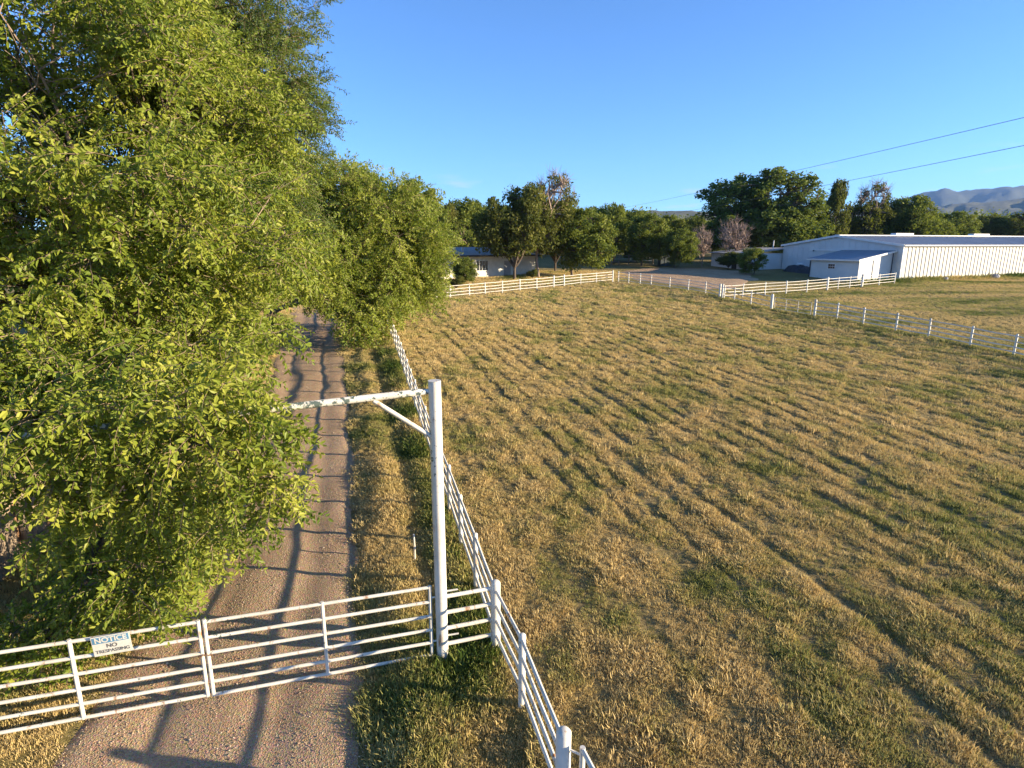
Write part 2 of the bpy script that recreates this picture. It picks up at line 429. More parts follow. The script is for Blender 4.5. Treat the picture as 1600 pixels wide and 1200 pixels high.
# ---------------------------------------------------------------- ground, drive, yard, mountains
def axis(core0, core1, step, outer, grow=1.16):
    a = list(np.arange(core0, core1 + 1e-6, step)); lo, hi = [], []
    s, x = step, core0
    while x > -outer: s *= grow; x -= s; lo.append(x)
    s, x = step, core1
    while x < outer: s *= grow; x += s; hi.append(x)
    return np.array(lo[::-1] + a + hi)
GX, GY = axis(-13, 28, 0.13, 7000), axis(3.5, 62, 0.22, 7000)
xx, yy = np.meshgrid(GX, GY)
zz = gz(xx, yy)
V = np.stack([xx, yy, zz], -1).reshape(-1, 3)
nx, ny = len(GX), len(GY)
ii = (np.arange(ny - 1)[:, None] * nx + np.arange(nx - 1)[None, :]).ravel()
ground_me = np_mesh("ground", V, np.stack([ii, ii + 1, ii + nx + 1, ii + nx], -1), M['ground'], True)
def lushness(x, y):
    """0 dry straw .. 1 green, by what grows where"""
    d, hw = drive_d(x, y)
    pad = in_paddock(x, y)
    v = np.zeros_like(x)
    fence_strip = np.exp(-((x - LFX(y) + 0.25) / 0.55) ** 2) * (y < 48)
    v = np.where(~pad, 0.45 + 0.5 * fbm(x / 2.5, y / 2.5, 2, 41), v)
    v = np.where(pad, 0.02 + 0.2 * np.clip(fbm(x / 3, y / 5, 2, 5), 0, 1), v)
    right = (x > RFX(y)) & (y < 70)
    v = np.where(right, 0.40 + 0.8 * fbm(x / 6, y / 2.5, 2, 43), v)
    v = np.maximum(v, fence_strip * 0.75)
    v = np.maximum(v, 0.55 * np.exp(-((x - RFX(y)) / 0.6) ** 2) * (y < 66))
    return np.clip(v, 0, 1)
at_ = ground_me.attributes.new("lush", 'FLOAT', 'POINT')
at_.data.foreach_set("value", lushness(V[:, 0], V[:, 1]).astype(np.float32))
tag(link(bpy.data.objects.new("ground", ground_me)), kind="structure")

ys = np.concatenate([np.arange(-5.5, 30, 0.18), np.arange(30, 79, 0.5)])
ts = np.linspace(-1.12, 1.12, 31)
cx = np.interp(ys, DRV[:, 1], DRV[:, 0]); hw = np.interp(ys, DRV[:, 1], DHW)
wob = 0.35 * fbm(ys / 1.6, ys * 0 + 3, 3, 51)
X = cx[:, None] + ts[None, :] * (hw + wob)[:, None]
Y = np.repeat(ys[:, None], len(ts), 1)
Z = gz(X, Y, False) + 0.012 * fbm(X * 3, Y * 3, 3, 61) - 0.085 * sstep(0.88, 1.12, np.abs(ts))[None, :] + 0.012
nx = len(ts)
ii = (np.arange(len(ys) - 1)[:, None] * nx + np.arange(nx - 1)[None, :]).ravel()
tag(link(bpy.data.objects.new("gravel_drive", np_mesh("gravel_drive", np.stack([X, Y, Z], -1).reshape(-1, 3), np.stack([ii, ii + 1, ii + nx + 1, ii + nx], -1), M['gravel'], True))), kind="structure")

# bare yard in front of the far trees
yd = [gp(*p) for p in [(925, 434), (985, 421), (1040, 417.5), (1110, 419), (1165, 424), (1188, 436), (1150, 452), (1100, 452), (1050, 444), (985, 437)]]
c0 = np.mean(yd, 0)
mb = MB(); rings = 10
for k in range(rings + 1):
    for q in range(60):
        f = q / 60 * len(yd); i0 = int(f); fr = f - i0
        p = np.array(yd[i0 % len(yd)]) * (1 - fr) + np.array(yd[(i0 + 1) % len(yd)]) * fr
        p = c0 + (p - c0) * (k / rings) * (1 + (0.06 * math.sin(q * 1.7) if k == rings else 0))
        mb.v.append((p[0], p[1], gz1(p[0], p[1]) + 0.05 - (0.09 if k == rings else 0)))
for k in range(rings):
    for q in range(60):
        q2 = (q + 1) % 60
        mb.f.append((k * 60 + q, (k + 1) * 60 + q, (k + 1) * 60 + q2, k * 60 + q2))
tag(mb.build("gravel_yard", M['gravel'], smooth=True), kind="structure")

def ridge(name, D, crest_px, mat, w, seed, amp):
    """a mountain ridge at D metres: crest given as photo pixels, real slopes front and back"""
    px = np.linspace(crest_px[0][0], crest_px[-1][0], 160)
    py = np.interp(px, [p[0] for p in crest_px], [p[1] for p in crest_px])
    rows = np.linspace(-1, 1, 25); V = []
    for t in rows:
        for k, (a, b) in enumerate(zip(px, py)):
            p = at(a, b, D)
            hgt = (p.z - 4) * (1 - abs(t)) ** 0.8
            s = 1 + t * w / D
            n = fbm(np.array([a / 22.0]), np.array([t * 4.0]), 4, seed)[0]
            V.append((p.x * s, D * s, 3 + max(hgt * (1 + amp * n * (0.25 + abs(t))), -2)))
    nx = len(px); n_ = len(rows)
    ii = (np.arange(n_ - 1)[:, None] * nx + np.arange(nx - 1)[None, :]).ravel()
    return tag(link(bpy.data.objects.new(name, np_mesh(name, V, np.stack([ii, ii + 1, ii + nx + 1, ii + nx], -1), mat, True))), kind="structure")
ridge("mountain", 5200, [(1180, 378), (1250, 345), (1330, 325), (1400, 313), (1440, 303), (1475, 296), (1515, 297), (1545, 294), (1580, 289), (1640, 289), (1720, 278), (1820, 290), (1950, 300), (2100, 325), (2250, 372)], M['hill_far'], 1500, 71, 0.22)
ridge("hill", 2600, [(1150, 380), (1250, 345), (1330, 330), (1440, 322), (1500, 319), (1560, 314), (1620, 306), (1750, 300), (1900, 320), (2050, 350), (2200, 374)], M['hill_near'], 900, 77, 0.25)
ridge("hill", 1500, [(560, 378), (700, 350), (850, 336), (980, 331), (1050, 327), (1110, 330), (1200, 333), (1260, 324), (1300, 333), (1420, 350), (1520, 374)], M['hill_near'], 500, 83, 0.2)
# ---------------------------------------------------------------- pipe fences and gates
PIPE_CACHE = {}
def post_mesh(r, h):
    k = (round(r, 3), round(h, 2))
    if k not in PIPE_CACHE:
        mb = MB(); mb.tube([(0, 0, -0.25), (0, 0, h)], r, 14, dome=True)
        PIPE_CACHE[k] = mb.mesh("post", M['paint'], True)
    return PIPE_CACHE[k]
def fence(pts, heights, label, radii, post_h, rail_r=0.028, name="pipe_fence", group=None, rails_on=None, rail_mat=None):
    root = empty(name, (pts[0][0], pts[0][1], gz1(*pts[0])), label, "fence", group)
    ro = Vector(root.location)
    loc = []
    for (x, y), r in zip(pts, radii):
        z = gz1(x, y)
        loc.append(Vector((x, y, z)))
        hh = post_h + (0.05 if r > 0.06 else 0)
        o = bpy.data.objects.new("post", post_mesh(r, hh)); o.location = Vector((x, y, z)) - ro
        o.rotation_euler = (random.gauss(0, .008), random.gauss(0, .008), random.random() * 6)
        link(o, root)
    for h in heights:
        mb = MB(); path = []
        for i, p in enumerate(loc):
            path.append(p + Vector((0, 0, h + random.gauss(0, 0.008))) - ro)
            if i < len(loc) - 1:
                q = loc[i + 1]
                path.append((p + q) / 2 + Vector((0, 0, h + random.gauss(-0.01, 0.007))) - ro)
        mb.tube(path, rail_r, 8)
        mb.build("rail", rail_mat or M['paint'], root, True)
    return root
# beside the drive
HT = [0.27, 0.54, 0.81, 1.08]
d_ = Vector((-0.27 - -9.45, 8.52 - 43.8)); npst = 23
lf_pts = [gp(881, 1145, 1.22), gp(815, 1107), (-0.27, 8.52)]
for k in range(1, npst + 1):
    y = 8.52 + (44.8 - 8.52) * k / npst
    lf_pts.append((float(LFX(y)), y))
lf_pts.append((float(B0[0]), float(B0[1])))
fence(lf_pts, HT, "long white pipe fence running beside the gravel drive, with four rails", [0.088, 0.052, 0.08] + [0.048] * npst + [0.07], 1.14)
# back run and right run
bpx = [(612, 476.5), (640, 473.5), (672, 471), (703, 468), (733, 465), (758, 461.5), (785, 458), (812, 454.5), (838, 451.5), (864, 449), (880, 447.2), (906, 445), (931, 443), (957, 441)]
bpts = []
for a, b in bpx:
    x, y = gp(a, b); t = (x - B0[0]) / (B1[0] - B0[0]); bpts.append(tuple(B0 + (B1 - B0) * t))
fence(bpts[1:], HT, "white pipe fence across the far end of the mown paddock before the house", [0.05] * 8 + [0.075, 0.075] + [0.05] * 2 + [0.08], 1.16)
r0 = [gp(966, 442.2), gp(982, 444.2), gp(1000, 446.2)] + RF[1:]
fence(r0, HT, "white pipe fence from the far paddock corner along the bare yard", [0.05] * (len(r0) - 1) + [0.095], 1.16)
r1 = [gp(1131, 467), gp(1147, 470.5), gp(1173, 476.5), gp(1205, 484)]
fence(r1, [0.3, 0.66, 1.04], "short white fence panel between two thick posts at the paddock side", [0.06, 0.045, 0.045, 0.095], 1.16)
xs = [(26.6, 20.0)]
r3 = [gp(1272, 495.7)] + RF3[1:] + [(25.5, 25.4), (26.3, 22.2)]
fence(r3, [0.25, 0.5, 0.78, 1.06], "white pipe fence with weedy foot along the right side of the paddock", [0.08] + [0.055] * (len(r3) - 1), 1.16, rail_r=0.034)
ypts = [gp(*p) for p in [(1128, 467), (1160, 464), (1195, 460.5), (1228, 459), (1260, 456.5), (1292, 453), (1309, 451.8), (1327, 450.5), (1346, 448.5), (1373, 445.8), (1397, 443.5)]]
fence(ypts, HT, "white pipe fence leading past the lean-to up to the big white barn", [0.085, 0.05, 0.05, 0.06, 0.06, 0.1, 0.045, 0.045, 0.12, 0.05, 0.06], 1.18)

def pipe_gate(a, b, hts, n_up, label, r=0.023, mat=None, name="pipe_gate", z0=None):
    a = Vector((a[0], a[1], gz1(*a) if z0 is None else z0)); b = Vector((b[0], b[1], gz1(*b) if z0 is None else z0))
    root = empty(name, a, label, "gate")
    mat = mat or M['gate_paint']
    for h in hts:
        mb = MB(); m = (b - a)
        mb.tube([Vector((0, 0, h)), m * 0.5 + Vector((0, 0, h - 0.008)), m + Vector((0, 0, h - 0.012))], r, 8)
        mb.build("rail", mat, root, True)
    for t in n_up:
        mb = MB(); p = (b - a) * t
        mb.tube([p + Vector((0, 0, hts[0] - r)), p + Vector((0, 0, hts[-1] + r))], r * 1.08, 8)
        mb.build("upright", mat, root, True)
    return root
# grey tube gate on the paddock side
pipe_gate(gp(1209, 485), gp(1266, 495), [0.2, 0.45, 0.7, 1.0], [0.0, 0.33, 0.66, 1.0], "thin grey tube gate between thick white posts on the paddock side", 0.018, M['galv'])
# the two-leaf entrance gate
GPST = gp(692, 1030)
gm = gp(331, 1090, 0.10)
gdir = Vector((gm[0] - GPST[0], gm[1] - GPST[1])); glen = gdir.length; gdir.normalize()
hin = (GPST[0] + gdir.x * 0.17, GPST[1] + gdir.y * 0.17)
mid = (GPST[0] + gdir.x * (glen - 0.03), GPST[1] + gdir.y * (glen - 0.03))
mid2 = (GPST[0] + gdir.x * (glen + 0.045), GPST[1] + gdir.y * (glen + 0.045))
GL_END = (GPST[0] + gdir.x * (2 * glen - 0.2), GPST[1] + gdir.y * (2 * glen - 0.2))
LPOST = (GPST[0] + gdir.x * 2 * glen, GPST[1] + gdir.y * 2 * glen)
GH = [0.11, 0.33, 0.56, 0.80, 1.05, 1.30]
gzz = gz1(*GPST)
leafR = pipe_gate(hin, mid, GH, [0.0, 0.5, 1.0], "right leaf of the white six-rail entrance gate, hinged on the tall post", 0.025, z0=gzz)
leafL = pipe_gate(mid2, GL_END, GH, [0.0, 0.5, 1.0], "left leaf of the white six-rail entrance gate, under the leaves, carrying the sign", 0.025, z0=gzz)
for h in (0.35, 1.12):
    mb = MB()
    p = Vector((0, 0, h)); q = p + Vector((-gdir.x * 0.1, -gdir.y * 0.1, 0))
    mb.tube([p, q], 0.014, 8); mb.tube([q + Vector((0, 0, -0.05)), q + Vector((0, 0, 0.05))], 0.022, 8)
    mb.build("hinge", M['gate_paint'], leafR, True)
# chain around the meeting uprights
ch = empty("gate_chain", (mid[0], mid[1], gzz + 0.78), "rusty chain looped round the meeting uprights of the entrance gate", "chain")
def torus(mb, c, R, r, axis, n=10, k=6):
    q = Vector(axis).to_track_quat('Z', 'Y'); base = len(mb.v)
    for i in range(n):
        a = 2 * math.pi * i / n
        for j in range(k):
            b = 2 * math.pi * j / k
            mb.v.append(tuple(Vector(c) + q @ Vector(((R * 1.35 + r * math.cos(b)) * math.cos(a), (R + r * math.cos(b)) * math.sin(a), r * math.sin(b)))))
    for i in range(n):
        for j in range(k):
            i2, j2 = (i + 1) % n, (j + 1) % k
            mb.f.append((base + i * k + j, base + i2 * k + j, base + i2 * k + j2, base + i * k + j2))
M['rust'] = simple_mat('rusty_steel', (0.16, 0.07, 0.03), (0.30, 0.15, 0.07), 20, 0.85)
cxm = Vector((gdir.x * 0.037, gdir.y * 0.037, 0))
for i in range(14):
    a = 2 * math.pi * i / 14
    side = Vector((gdir.y, -gdir.x, 0))
    c = cxm + Vector((gdir.x, gdir.y, 0)) * math.cos(a) * 0.085 + side * math.sin(a) * 0.045 + Vector((0, 0, 0.02 * math.sin(3 * a)))
    mb = MB(); torus(mb, c, 0.012, 0.004, (0, 0, 1) if i % 2 else side)
    mb.build("link", M['rust'], ch, True)

# tall gate frame: post, beam, brace (and the far post beyond the picture)
ga = empty("gateway", (GPST[0], GPST[1], gzz), "tall white pipe gateway with peeling crossbeam over the drive", "gateway")
PH = 4.55
mb = MB(); mb.tube([(0, 0, -0.3), (0, 0, 1.5), (0, 0, 3), (0, 0, PH)], 0.092, 20); mb.build("post", M['paint'], ga, True)
mb = MB(); mb.tube([(0, 0, PH - 0.001), (0, 0, PH + 0.006)], 0.094, 20); mb.build("post_cap", M['paint'], ga, True)
lp = Vector((LPOST[0] - GPST[0], LPOST[1] - GPST[1], gz1(*LPOST) - gzz))
mb = MB(); mb.tube([lp + Vector((0, 0, -0.3)), lp + Vector((0, 0, 4.3))], 0.092, 20); mb.build("post", M['paint'], ga, True)
mb = MB(); gd3 = Vector((gdir.x, gdir.y, 0))
mb.tube([gd3 * 0.06 + Vector((0, 0, 4.40)), gd3 * 0.20 + Vector((0, 0, 4.40)), gd3 * glen + Vector((0, 0, 4.24)), lp + Vector((0, 0, 4.15))], [0.03, 0.05, 0.052, 0.052], 12)
mb.build("crossbeam", M['paint_chipped'], ga, True)
mb = MB(); mb.tube([gd3 * 0.06 + Vector((0, 0, 3.72)), gd3 * 0.86 + Vector((0, 0, 4.32))], 0.034, 10); mb.build("brace", M['paint'], ga, True)
# hinge pins welded on the post
for h in (0.42, 1.2):
    mb = MB(); mb.tube([Vector((0.05, 0, h)), Vector((0.26, 0.03, h + 0.02))], 0.014, 6); mb.build("pin", M['paint'], ga, True)

# short return between gate post and fence corner
rp = empty("fence_return_panel", (GPST[0], GPST[1], gzz), "short four-rail white panel joining tall gate post to fence corner", "fence")
ce = Vector((-0.27 - GPST[0], 8.52 - GPST[1], gz1(-0.27, 8.52) - gzz))
for h in (0.26, 0.54, 0.82, 1.10):
    mb = MB(); mb.tube([ce.normalized() * 0.09 + Vector((0, 0, h)), ce * 0.92 + Vector((0, 0, h))], 0.033, 10); mb.build("rail", M['paint'], rp, True)
# small gate hung on the nearest thick post, running out of the picture
np_ = lf_pts[0]
sg0 = (np_[0] + 0.20, np_[1] - 0.12); sg1 = (np_[0] + 1.05, np_[1] - 2.6)
sg = pipe_gate(sg0, sg1, [0.2, 0.48, 0.78, 1.08], [0.0, 1.0], "small white gate hung on the nearest thick fence post at the bottom edge", 0.03, M['paint'])
mb = MB(); mb.tube([(-0.13, 0.08, 1.0), (0, 0, 1.0)], 0.014, 6); mb.build("hinge", M['paint'], sg, True)

# notice sign on the left leaf
spx = gp(182, 1008, 1.14)
tt = (Vector((spx[0], spx[1])) - Vector(GPST)).dot(gdir)
sp = Vector((GPST[0] + gdir.x * tt, GPST[1] + gdir.y * tt, gzz + 1.19))
side = Vector((gdir.y, -gdir.x))
if side.y > 0: side = -side
sp += Vector((side.x, side.y, 0)) * 0.045
SW, SH = 0.46, 0.30
sroot = empty("notice_sign", sp, "white no trespassing notice sign with blue heading wired to the left gate leaf", "sign", rz=math.atan2(-gdir.y, -gdir.x))
sroot.rotation_euler = (0.05, math.radians(-2), math.atan2(-gdir.y, -gdir.x))
mb = MB(); mb.box((0, 0, 0), (SW, 0.006, SH)); mb.build("plate", M['sign_white'], sroot)
mb = MB(); mb.box((0, -0.0045, 0.088), (SW - 0.03, 0.004, 0.095)); mb.build("heading_band", M['sign_blue'], sroot)
def text(s, size, x, z, y, mat, parent, bold=0.0):
    c = bpy.data.curves.new("lettering", 'FONT'); c.body = s; c.size = size; c.align_x = 'CENTER'; c.align_y = 'CENTER'; c.offset = bold
    c.extrude = 0.001
    tmp = bpy.data.objects.new("lettering", c)
    me = bpy.data.meshes.new_from_object(tmp)
    me.name = "lettering"; me.materials.clear(); me.materials.append(mat)
    bpy.data.objects.remove(tmp); bpy.data.curves.remove(c)
    o = bpy.data.objects.new("lettering", me); o.location = (x, y, z); o.rotation_euler = (math.pi / 2, 0, 0)
    return link(o, parent)
text("NOTICE", 0.105, 0, 0.088, -0.0085, M['sign_white'], sroot, 0.003)
text("NO", 0.082, 0, -0.012, -0.0055, M['sign_black'], sroot, 0.0012)
text("TRESPASSING", 0.068, 0, -0.088, -0.0055, M['sign_black'], sroot, 0.0008)
for x in (-0.19, 0.19):
    mb = MB(); mb.tube([(x, -0.006, 0.135), (x, 0.05, 0.13), (x, 0.06, 0.1), (x, 0.004, 0.10)], 0.002, 5); mb.build("wire_tie", M['darkmetal'], sroot)

# small white stake in the verge
sx = gp(648, 878)
mb = MB(); mb.tube([(0, 0, -0.1), (0.01, 0, 0.3), (0.0, 0.01, 0.58)], [0.022, 0.02, 0.018], 7)
tag(mb.build("marker_stake", M['paint'], smooth=True, loc=(sx[0], sx[1], gz1(*sx))), "short white marker stake standing in the verge grass behind the gate post", "stake")

# weathered plank fence at the left edge
w0, w1 = Vector(gp(-60, 965)), Vector(gp(50, 868))
wd = (w1 - w0).normalized(); wl_ = (w1 - w0).length + 2.6
wf = empty("wooden_fence", (w0.x, w0.y, gz1(*w0)), "weathered brown plank fence with lattice top behind the leaves at left edge", "fence")
wro = Vector(wf.location); ang = math.atan2(wd.y, wd.x)
npl = int(wl_ / 0.155)
for i in range(npl):
    p = w0 + wd * (i * 0.155 + 0.075)
    h = 1.34 + random.gauss(0, 0.012)
    mb = MB(); mb.box((0, 0, h / 2), (0.138, 0.018, h))
    o = mb.build("plank", M['wood_red'] if random.random() < 0.22 else M['wood'], wf, loc=Vector((p.x, p.y, gz1(*p))) - wro)
    o.rotation_euler = (random.gauss(0, .01), random.gauss(0, .008), ang)
nrm = Vector((wd.y, -wd.x))
if nrm.x < 0: nrm = -nrm
for h in (0.28, 0.86, 1.36):
    mb = MB(); c = w0 + wd * wl_ / 2 + nrm * 0.035
    mb.hexa(*[[(w0 + wd * (wl_ * t) + nrm * o_).to_3d() + Vector((0, 0, gz1(*(w0 + wd * wl_ * t)) + h + zz_)) - wro for t, o_ in ((0, 0.012), (1, 0.012), (1, 0.052), (0, 0.052))] for zz_ in (0, 0.085)])
    mb.build("rail", M['wood'], wf)
for i in range(4):
    p = w0 + wd * (0.3 + i * 1.5) + nrm * 0.10
    mb = MB(); mb.box((0, 0, 0.85), (0.09, 0.09, 2.1)); o = mb.build("post", M['wood'], wf, loc=Vector((p.x, p.y, gz1(*p))) - wro); o.rotation_euler = (0, 0, ang)
mb = MB()
for i in range(int(wl_ / 0.11)):
    for sgn in (-1, 1):
        a = w0 + wd * (i * 0.11); b = a + wd * (0.3 * sgn)
        if not (0 <= (b - w0).dot(wd) <= wl_): continue
        za = gz1(*a) + 1.46; zb = za + 0.3; off = nrm * (0.03 + 0.006 * sgn)
        q = [(a + off).to_3d() + Vector((0, 0, za)), (a + off + wd * 0.035).to_3d() + Vector((0, 0, za)), (b + off + wd * 0.035).to_3d() + Vector((0, 0, zb)), (b + off).to_3d() + Vector((0, 0, zb))]
        n3 = nrm.to_3d() * 0.006
        mb.hexa([p - wro for p in q], [p - wro + n3 for p in q])
tag(mb.build("lattice", M['wood'], wf), kind="stuff")

# ---------------------------------------------------------------- barn, lean-to, annex, house, shed
A = Vector(gp(1404, 440)); az = gz1(*A)
bu = Vector((math.cos(math.radians(19)), math.sin(math.radians(19)))); bv = Vector((-bu.y, bu.x))
BL, BW, EH = 46.0, 17.5, 3.95
RISE = 1.08
barn = empty("barn", (A.x, A.y, az - 0.1), "long low white metal barn with grey roof beyond the right paddock fence", "barn", rz=math.radians(19))
# local frame: +x along the ribbed wall, +y along the gable
mb = MB(); prof = []
x = 0.0
while x < BL:
    prof += [(x, 0.0), (x + 0.19, 0.0), (x + 0.23, -0.05), (x + 0.37, -0.05), (x + 0.41, 0.0)]; x += 0.56
for i in range(len(prof) - 1):
    (x0, y0), (x1, y1) = prof[i], prof[i + 1]
    mb.add([(x0, y0, 0.35), (x1, y1, 0.35), (x1, y1, EH), (x0, y0, EH)], [(0, 1, 2, 3)])
mb.build("ribbed_wall", M['barn_cream'], barn)
mb = MB()
mb.add([(0, 0, 0.0), (0, BW, 0.0), (0, BW, EH), (0, BW / 2, EH + RISE), (0, 0, EH)], [(0, 4, 3, 2, 1)])
mb.add([(BL, 0, 0.0), (BL, BW, 0.0), (BL, BW, EH), (BL, BW / 2, EH + RISE), (BL, 0, EH)], [(0, 1, 2, 3, 4)])
mb.add([(0, BW, 0.0), (BL, BW, 0.0), (BL, BW, EH), (0, BW, EH)], [(0, 3, 2, 1)])
mb.build("gable_wall", M['barn_white'], barn)
mb = MB()
for k in range(1, 20):
    yk = k * BW / 20; hk = EH + RISE * (1 - abs(yk - BW / 2) / (BW / 2)) - 0.2
    mb.box((-0.012, yk, hk / 2), (0.022, 0.03, hk))
tag(mb.build("gable_seams", M['barn_white'], barn), kind="stuff")
mb = MB(); mb.box((BL / 2, -0.02, 0.1), (BL, 0.16, 0.5)); mb.build("foundation", M['brick'], barn)
for s, nm in ((0, 1), (1, 1)):
    mb = MB(); y0 = -0.25 if s == 0 else BW + 0.25; z0 = EH - 0.035
    th = 0.07
    q = [(-0.22, y0, z0), (BL + 0.2, y0, z0), (BL + 0.2, BW / 2, EH + RISE), (-0.22, BW / 2, EH + RISE)]
    if s: q = q[::-1]
    mb.hexa([(a, b, c + 0.01) for a, b, c in q], [(a, b, c + 0.01 + th) for a, b, c in q])
    # standing seams
    for k in range(int(BL / 1.0)):
        xk = 0.4 + k
        mb.hexa([(xk, y0, z0 + th), (xk + .05, y0, z0 + th), (xk + .05, BW / 2, EH + RISE + th), (xk, BW / 2, EH + RISE + th)],
                [(xk, y0, z0 + th + .035), (xk + .05, y0, z0 + th + .035), (xk + .05, BW / 2, EH + RISE + th + .035), (xk, BW / 2, EH + RISE + th + .035)])
    mb.build("roof_slope", M['roof_steel'], barn)
    mb = MB()
    q0 = (-0.27, y0, z0 - 0.12); q1 = (-0.27, BW / 2, EH + RISE - 0.09)
    mb.hexa([q0, (-0.21, y0, z0 - .12), (-0.21, BW / 2, q1[2]), q1], [(q0[0], y0, q0[2] + .24), (-0.21, y0, q0[2] + .24), (-0.21, BW / 2, q1[2] + .24), (q1[0], BW / 2, q1[2] + .24)])
    mb.build("gable_trim", M['trim'], barn)
mb = MB(); mb.box((BL / 2, -0.31, EH - 0.03), (BL + 0.4, 0.11, 0.12)); mb.build("gutter", M['trim'], barn)
mb = MB(); mb.box((-0.02, -0.055, EH / 2), (0.16, 0.12, EH - 0.1)); mb.build("corner_trim", M['trim'], barn)
mb = MB(); mb.box((BL / 2, BW / 2, EH + RISE + 0.12), (BL + 0.35, 0.7, 0.1)); mb.build("ridge_cap", M['trim'], barn)
for xc in (10.5, 24.5, 38.5):
    mb = MB(); mb.box((xc, BW / 2, EH + RISE + 0.29), (3.0, 0.8, 0.24)); mb.build("ridge_vent", M['trim'], barn)
mb = MB(); mb.tube([(-0.3, 12.0, 3.2), (-0.3, 12.0, 3.35)], 0.09, 8); mb.build("wall_lamp", M['darkmetal'], barn)

def local(o, x, y, z): return (x, y, z)
# lean-to on the near end of the gable
lt = empty("lean_to_shed", (A.x, A.y, az - 0.1), "low white lean-to with blue-grey sloping roof against the barn gable", "shed", rz=math.radians(19))
y0, y1, dep, hf, hb = 0.9, 7.6, 5.0, 2.42, 3.32
mb = MB()
mb.add([(-dep, y0, 0), (-dep, y1, 0), (-dep, y1, hf), (-dep, y0, hf)], [(0, 3, 2, 1)])
mb.add([(-dep, y0, 0), (-0.02, y0, 0), (-0.02, y0, hb), (-dep, y0, hf)], [(0, 1, 2, 3)])
mb.add([(-dep, y1, 0), (-0.02, y1, 0), (-0.02, y1, hb), (-dep, y1, hf)], [(0, 3, 2, 1)])
mb.build("wall", M['barn_white'], lt)
mb = MB(); sl = (hb - hf) / dep
q = [(-dep - 0.35, y0 - 0.25, hf - 0.35 * sl), (-0.03, y0 - 0.25, hb), (-0.03, y1 + 0.25, hb), (-dep - 0.35, y1 + 0.25, hf - 0.35 * sl)]
mb.hexa([(a, b, c + .02) for a, b, c in q], [(a, b, c + .08) for a, b, c in q]); mb.build("roof", M['roof_blue'], lt)
mb = MB()
mb.hexa([(-dep - .37, y0 - .29, hf - .18), (-.03, y0 - .29, hb - .1), (-.03, y0 - .255, hb - .1), (-dep - .37, y0 - .255, hf - .18)], [(-dep - .37, y0 - .29, hf + .02), (-.03, y0 - .29, hb + .1), (-.03, y0 - .255, hb + .1), (-dep - .37, y0 - .255, hf + .02)])
mb.box((-dep - 0.39, (y0 + y1) / 2, hf - 0.08), (0.05, y1 - y0 + 0.5, 0.16)); mb.build("fascia", M['trim'], lt)
mb = MB(); mb.box((-dep + 2.0, y0 - 0.02, 1.2), (0.06, 0.03, 2.3)); mb.tube([(-0.3, y0 - 0.06, 0.1), (-0.3, y0 - 0.06, 3.1)], 0.05, 8); mb.tube([(-dep - 0.08, y1 - 0.05, 0.1), (-dep - 0.08, y1 - 0.05, 2.2)], 0.06, 8); mb.build("downspout", M['darkmetal'], lt)
mb = MB(); wy = y0 + 3.6
mb.box((-dep - 0.012, wy, 1.62), (0.04, 1.05, 0.62)); wn_ = mb.build("window", M['trim'], lt)
for k in range(3):
    for j in range(2):
        mb = MB(); mb.box((-dep - 0.036, wy - 0.31 + 0.31 * k, 1.49 + 0.265 * j), (0.02, 0.27, 0.225)); mb.build("pane", M['glass'], wn_)
# closed sliding door rail on the gable
mb = MB(); mb.box((-0.06, 10.2, 3.35), (0.1, 5.2, 0.12)); mb.build("door_track", M['trim'], barn)

# low annex at the far end of the gable
ax = empty("annex", (A.x + bv.x * BW * 1.0, A.y + bv.y * BW * 1.0, gz1(A.x + bv.x * BW, A.y + bv.y * BW) - 0.2), "low white annex with pale roof behind the round dark tree, left of the barn", "building", rz=math.radians(19))
mb = MB()
mb.box((-2.2, 4.1, 1.15), (6.5, 7.9, 2.3)); mb.build("wall", M['barn_white'], ax)
mb = MB(); q = [(-5.9, -0.1, 2.25), (1.6, -0.1, 2.95), (1.6, 8.6, 2.95), (-5.9, 8.6, 2.25)]
mb.hexa(q, [(a, b, c + .1) for a, b, c in q]); mb.build("roof", M['shingle'], ax)
mb = MB(); mb.tube([(-1.2, 0.6, 2.6), (-1.2, 0.6, 4.0)], 0.06, 8); mb.build("flue_pipe", M['trim'], ax)
mb = MB(); mb.box((-5.48, 3.0, 1.0), (0.06, 0.95, 1.95)); mb.build("door", M['darkmetal'], ax)

# dark covered heap against the gable
hp = A + bv * 11.5 - bu * 1.6
mb = MB(); n1_, n2_ = 26, 10
for i in range(n1_):
    for j in range(n2_):
        u, v = i / (n1_ - 1) * 2 - 1, j / (n2_ - 1) * 2 - 1
        h = max(0, (1 - u ** 4) * (1 - v ** 4)) ** 0.6 * (0.85 + 0.7 * float(fbm(np.array([u * 4]), np.array([v * 2]), 3, 91)[0]))
        mb.v.append(tuple((bv * u * 3.4).to_3d() + (bu * v * 0.95).to_3d() + Vector((0, 0, h - 0.06))))
for i in range(n1_ - 1):
    for j in range(n2_ - 1):
        mb.f.append((i * n2_ + j, i * n2_ + j + 1, (i + 1) * n2_ + j + 1, (i + 1) * n2_ + j))
o = mb.build("tarp_heap", M['tarp'], smooth=True, loc=(hp.x, hp.y, gz1(*hp)))
tag(o, "black tarp covered heap lying along the shaded barn gable", "heap")
bk = hp + bv * 1.2
mb = MB(); mb.tube([(-0.3, 0, 0), (-0.28, 0, 0.12), (0.28, 0, 0.14), (0.3, 0, 0.0)], [0.12, 0.2, 0.2, 0.1], 8)
tag(mb.build("white_bag", M['trim'], smooth=True, loc=(bk.x, bk.y, gz1(*bk) + 0.86)), "small white bag lying on top of the black heap", "bag")
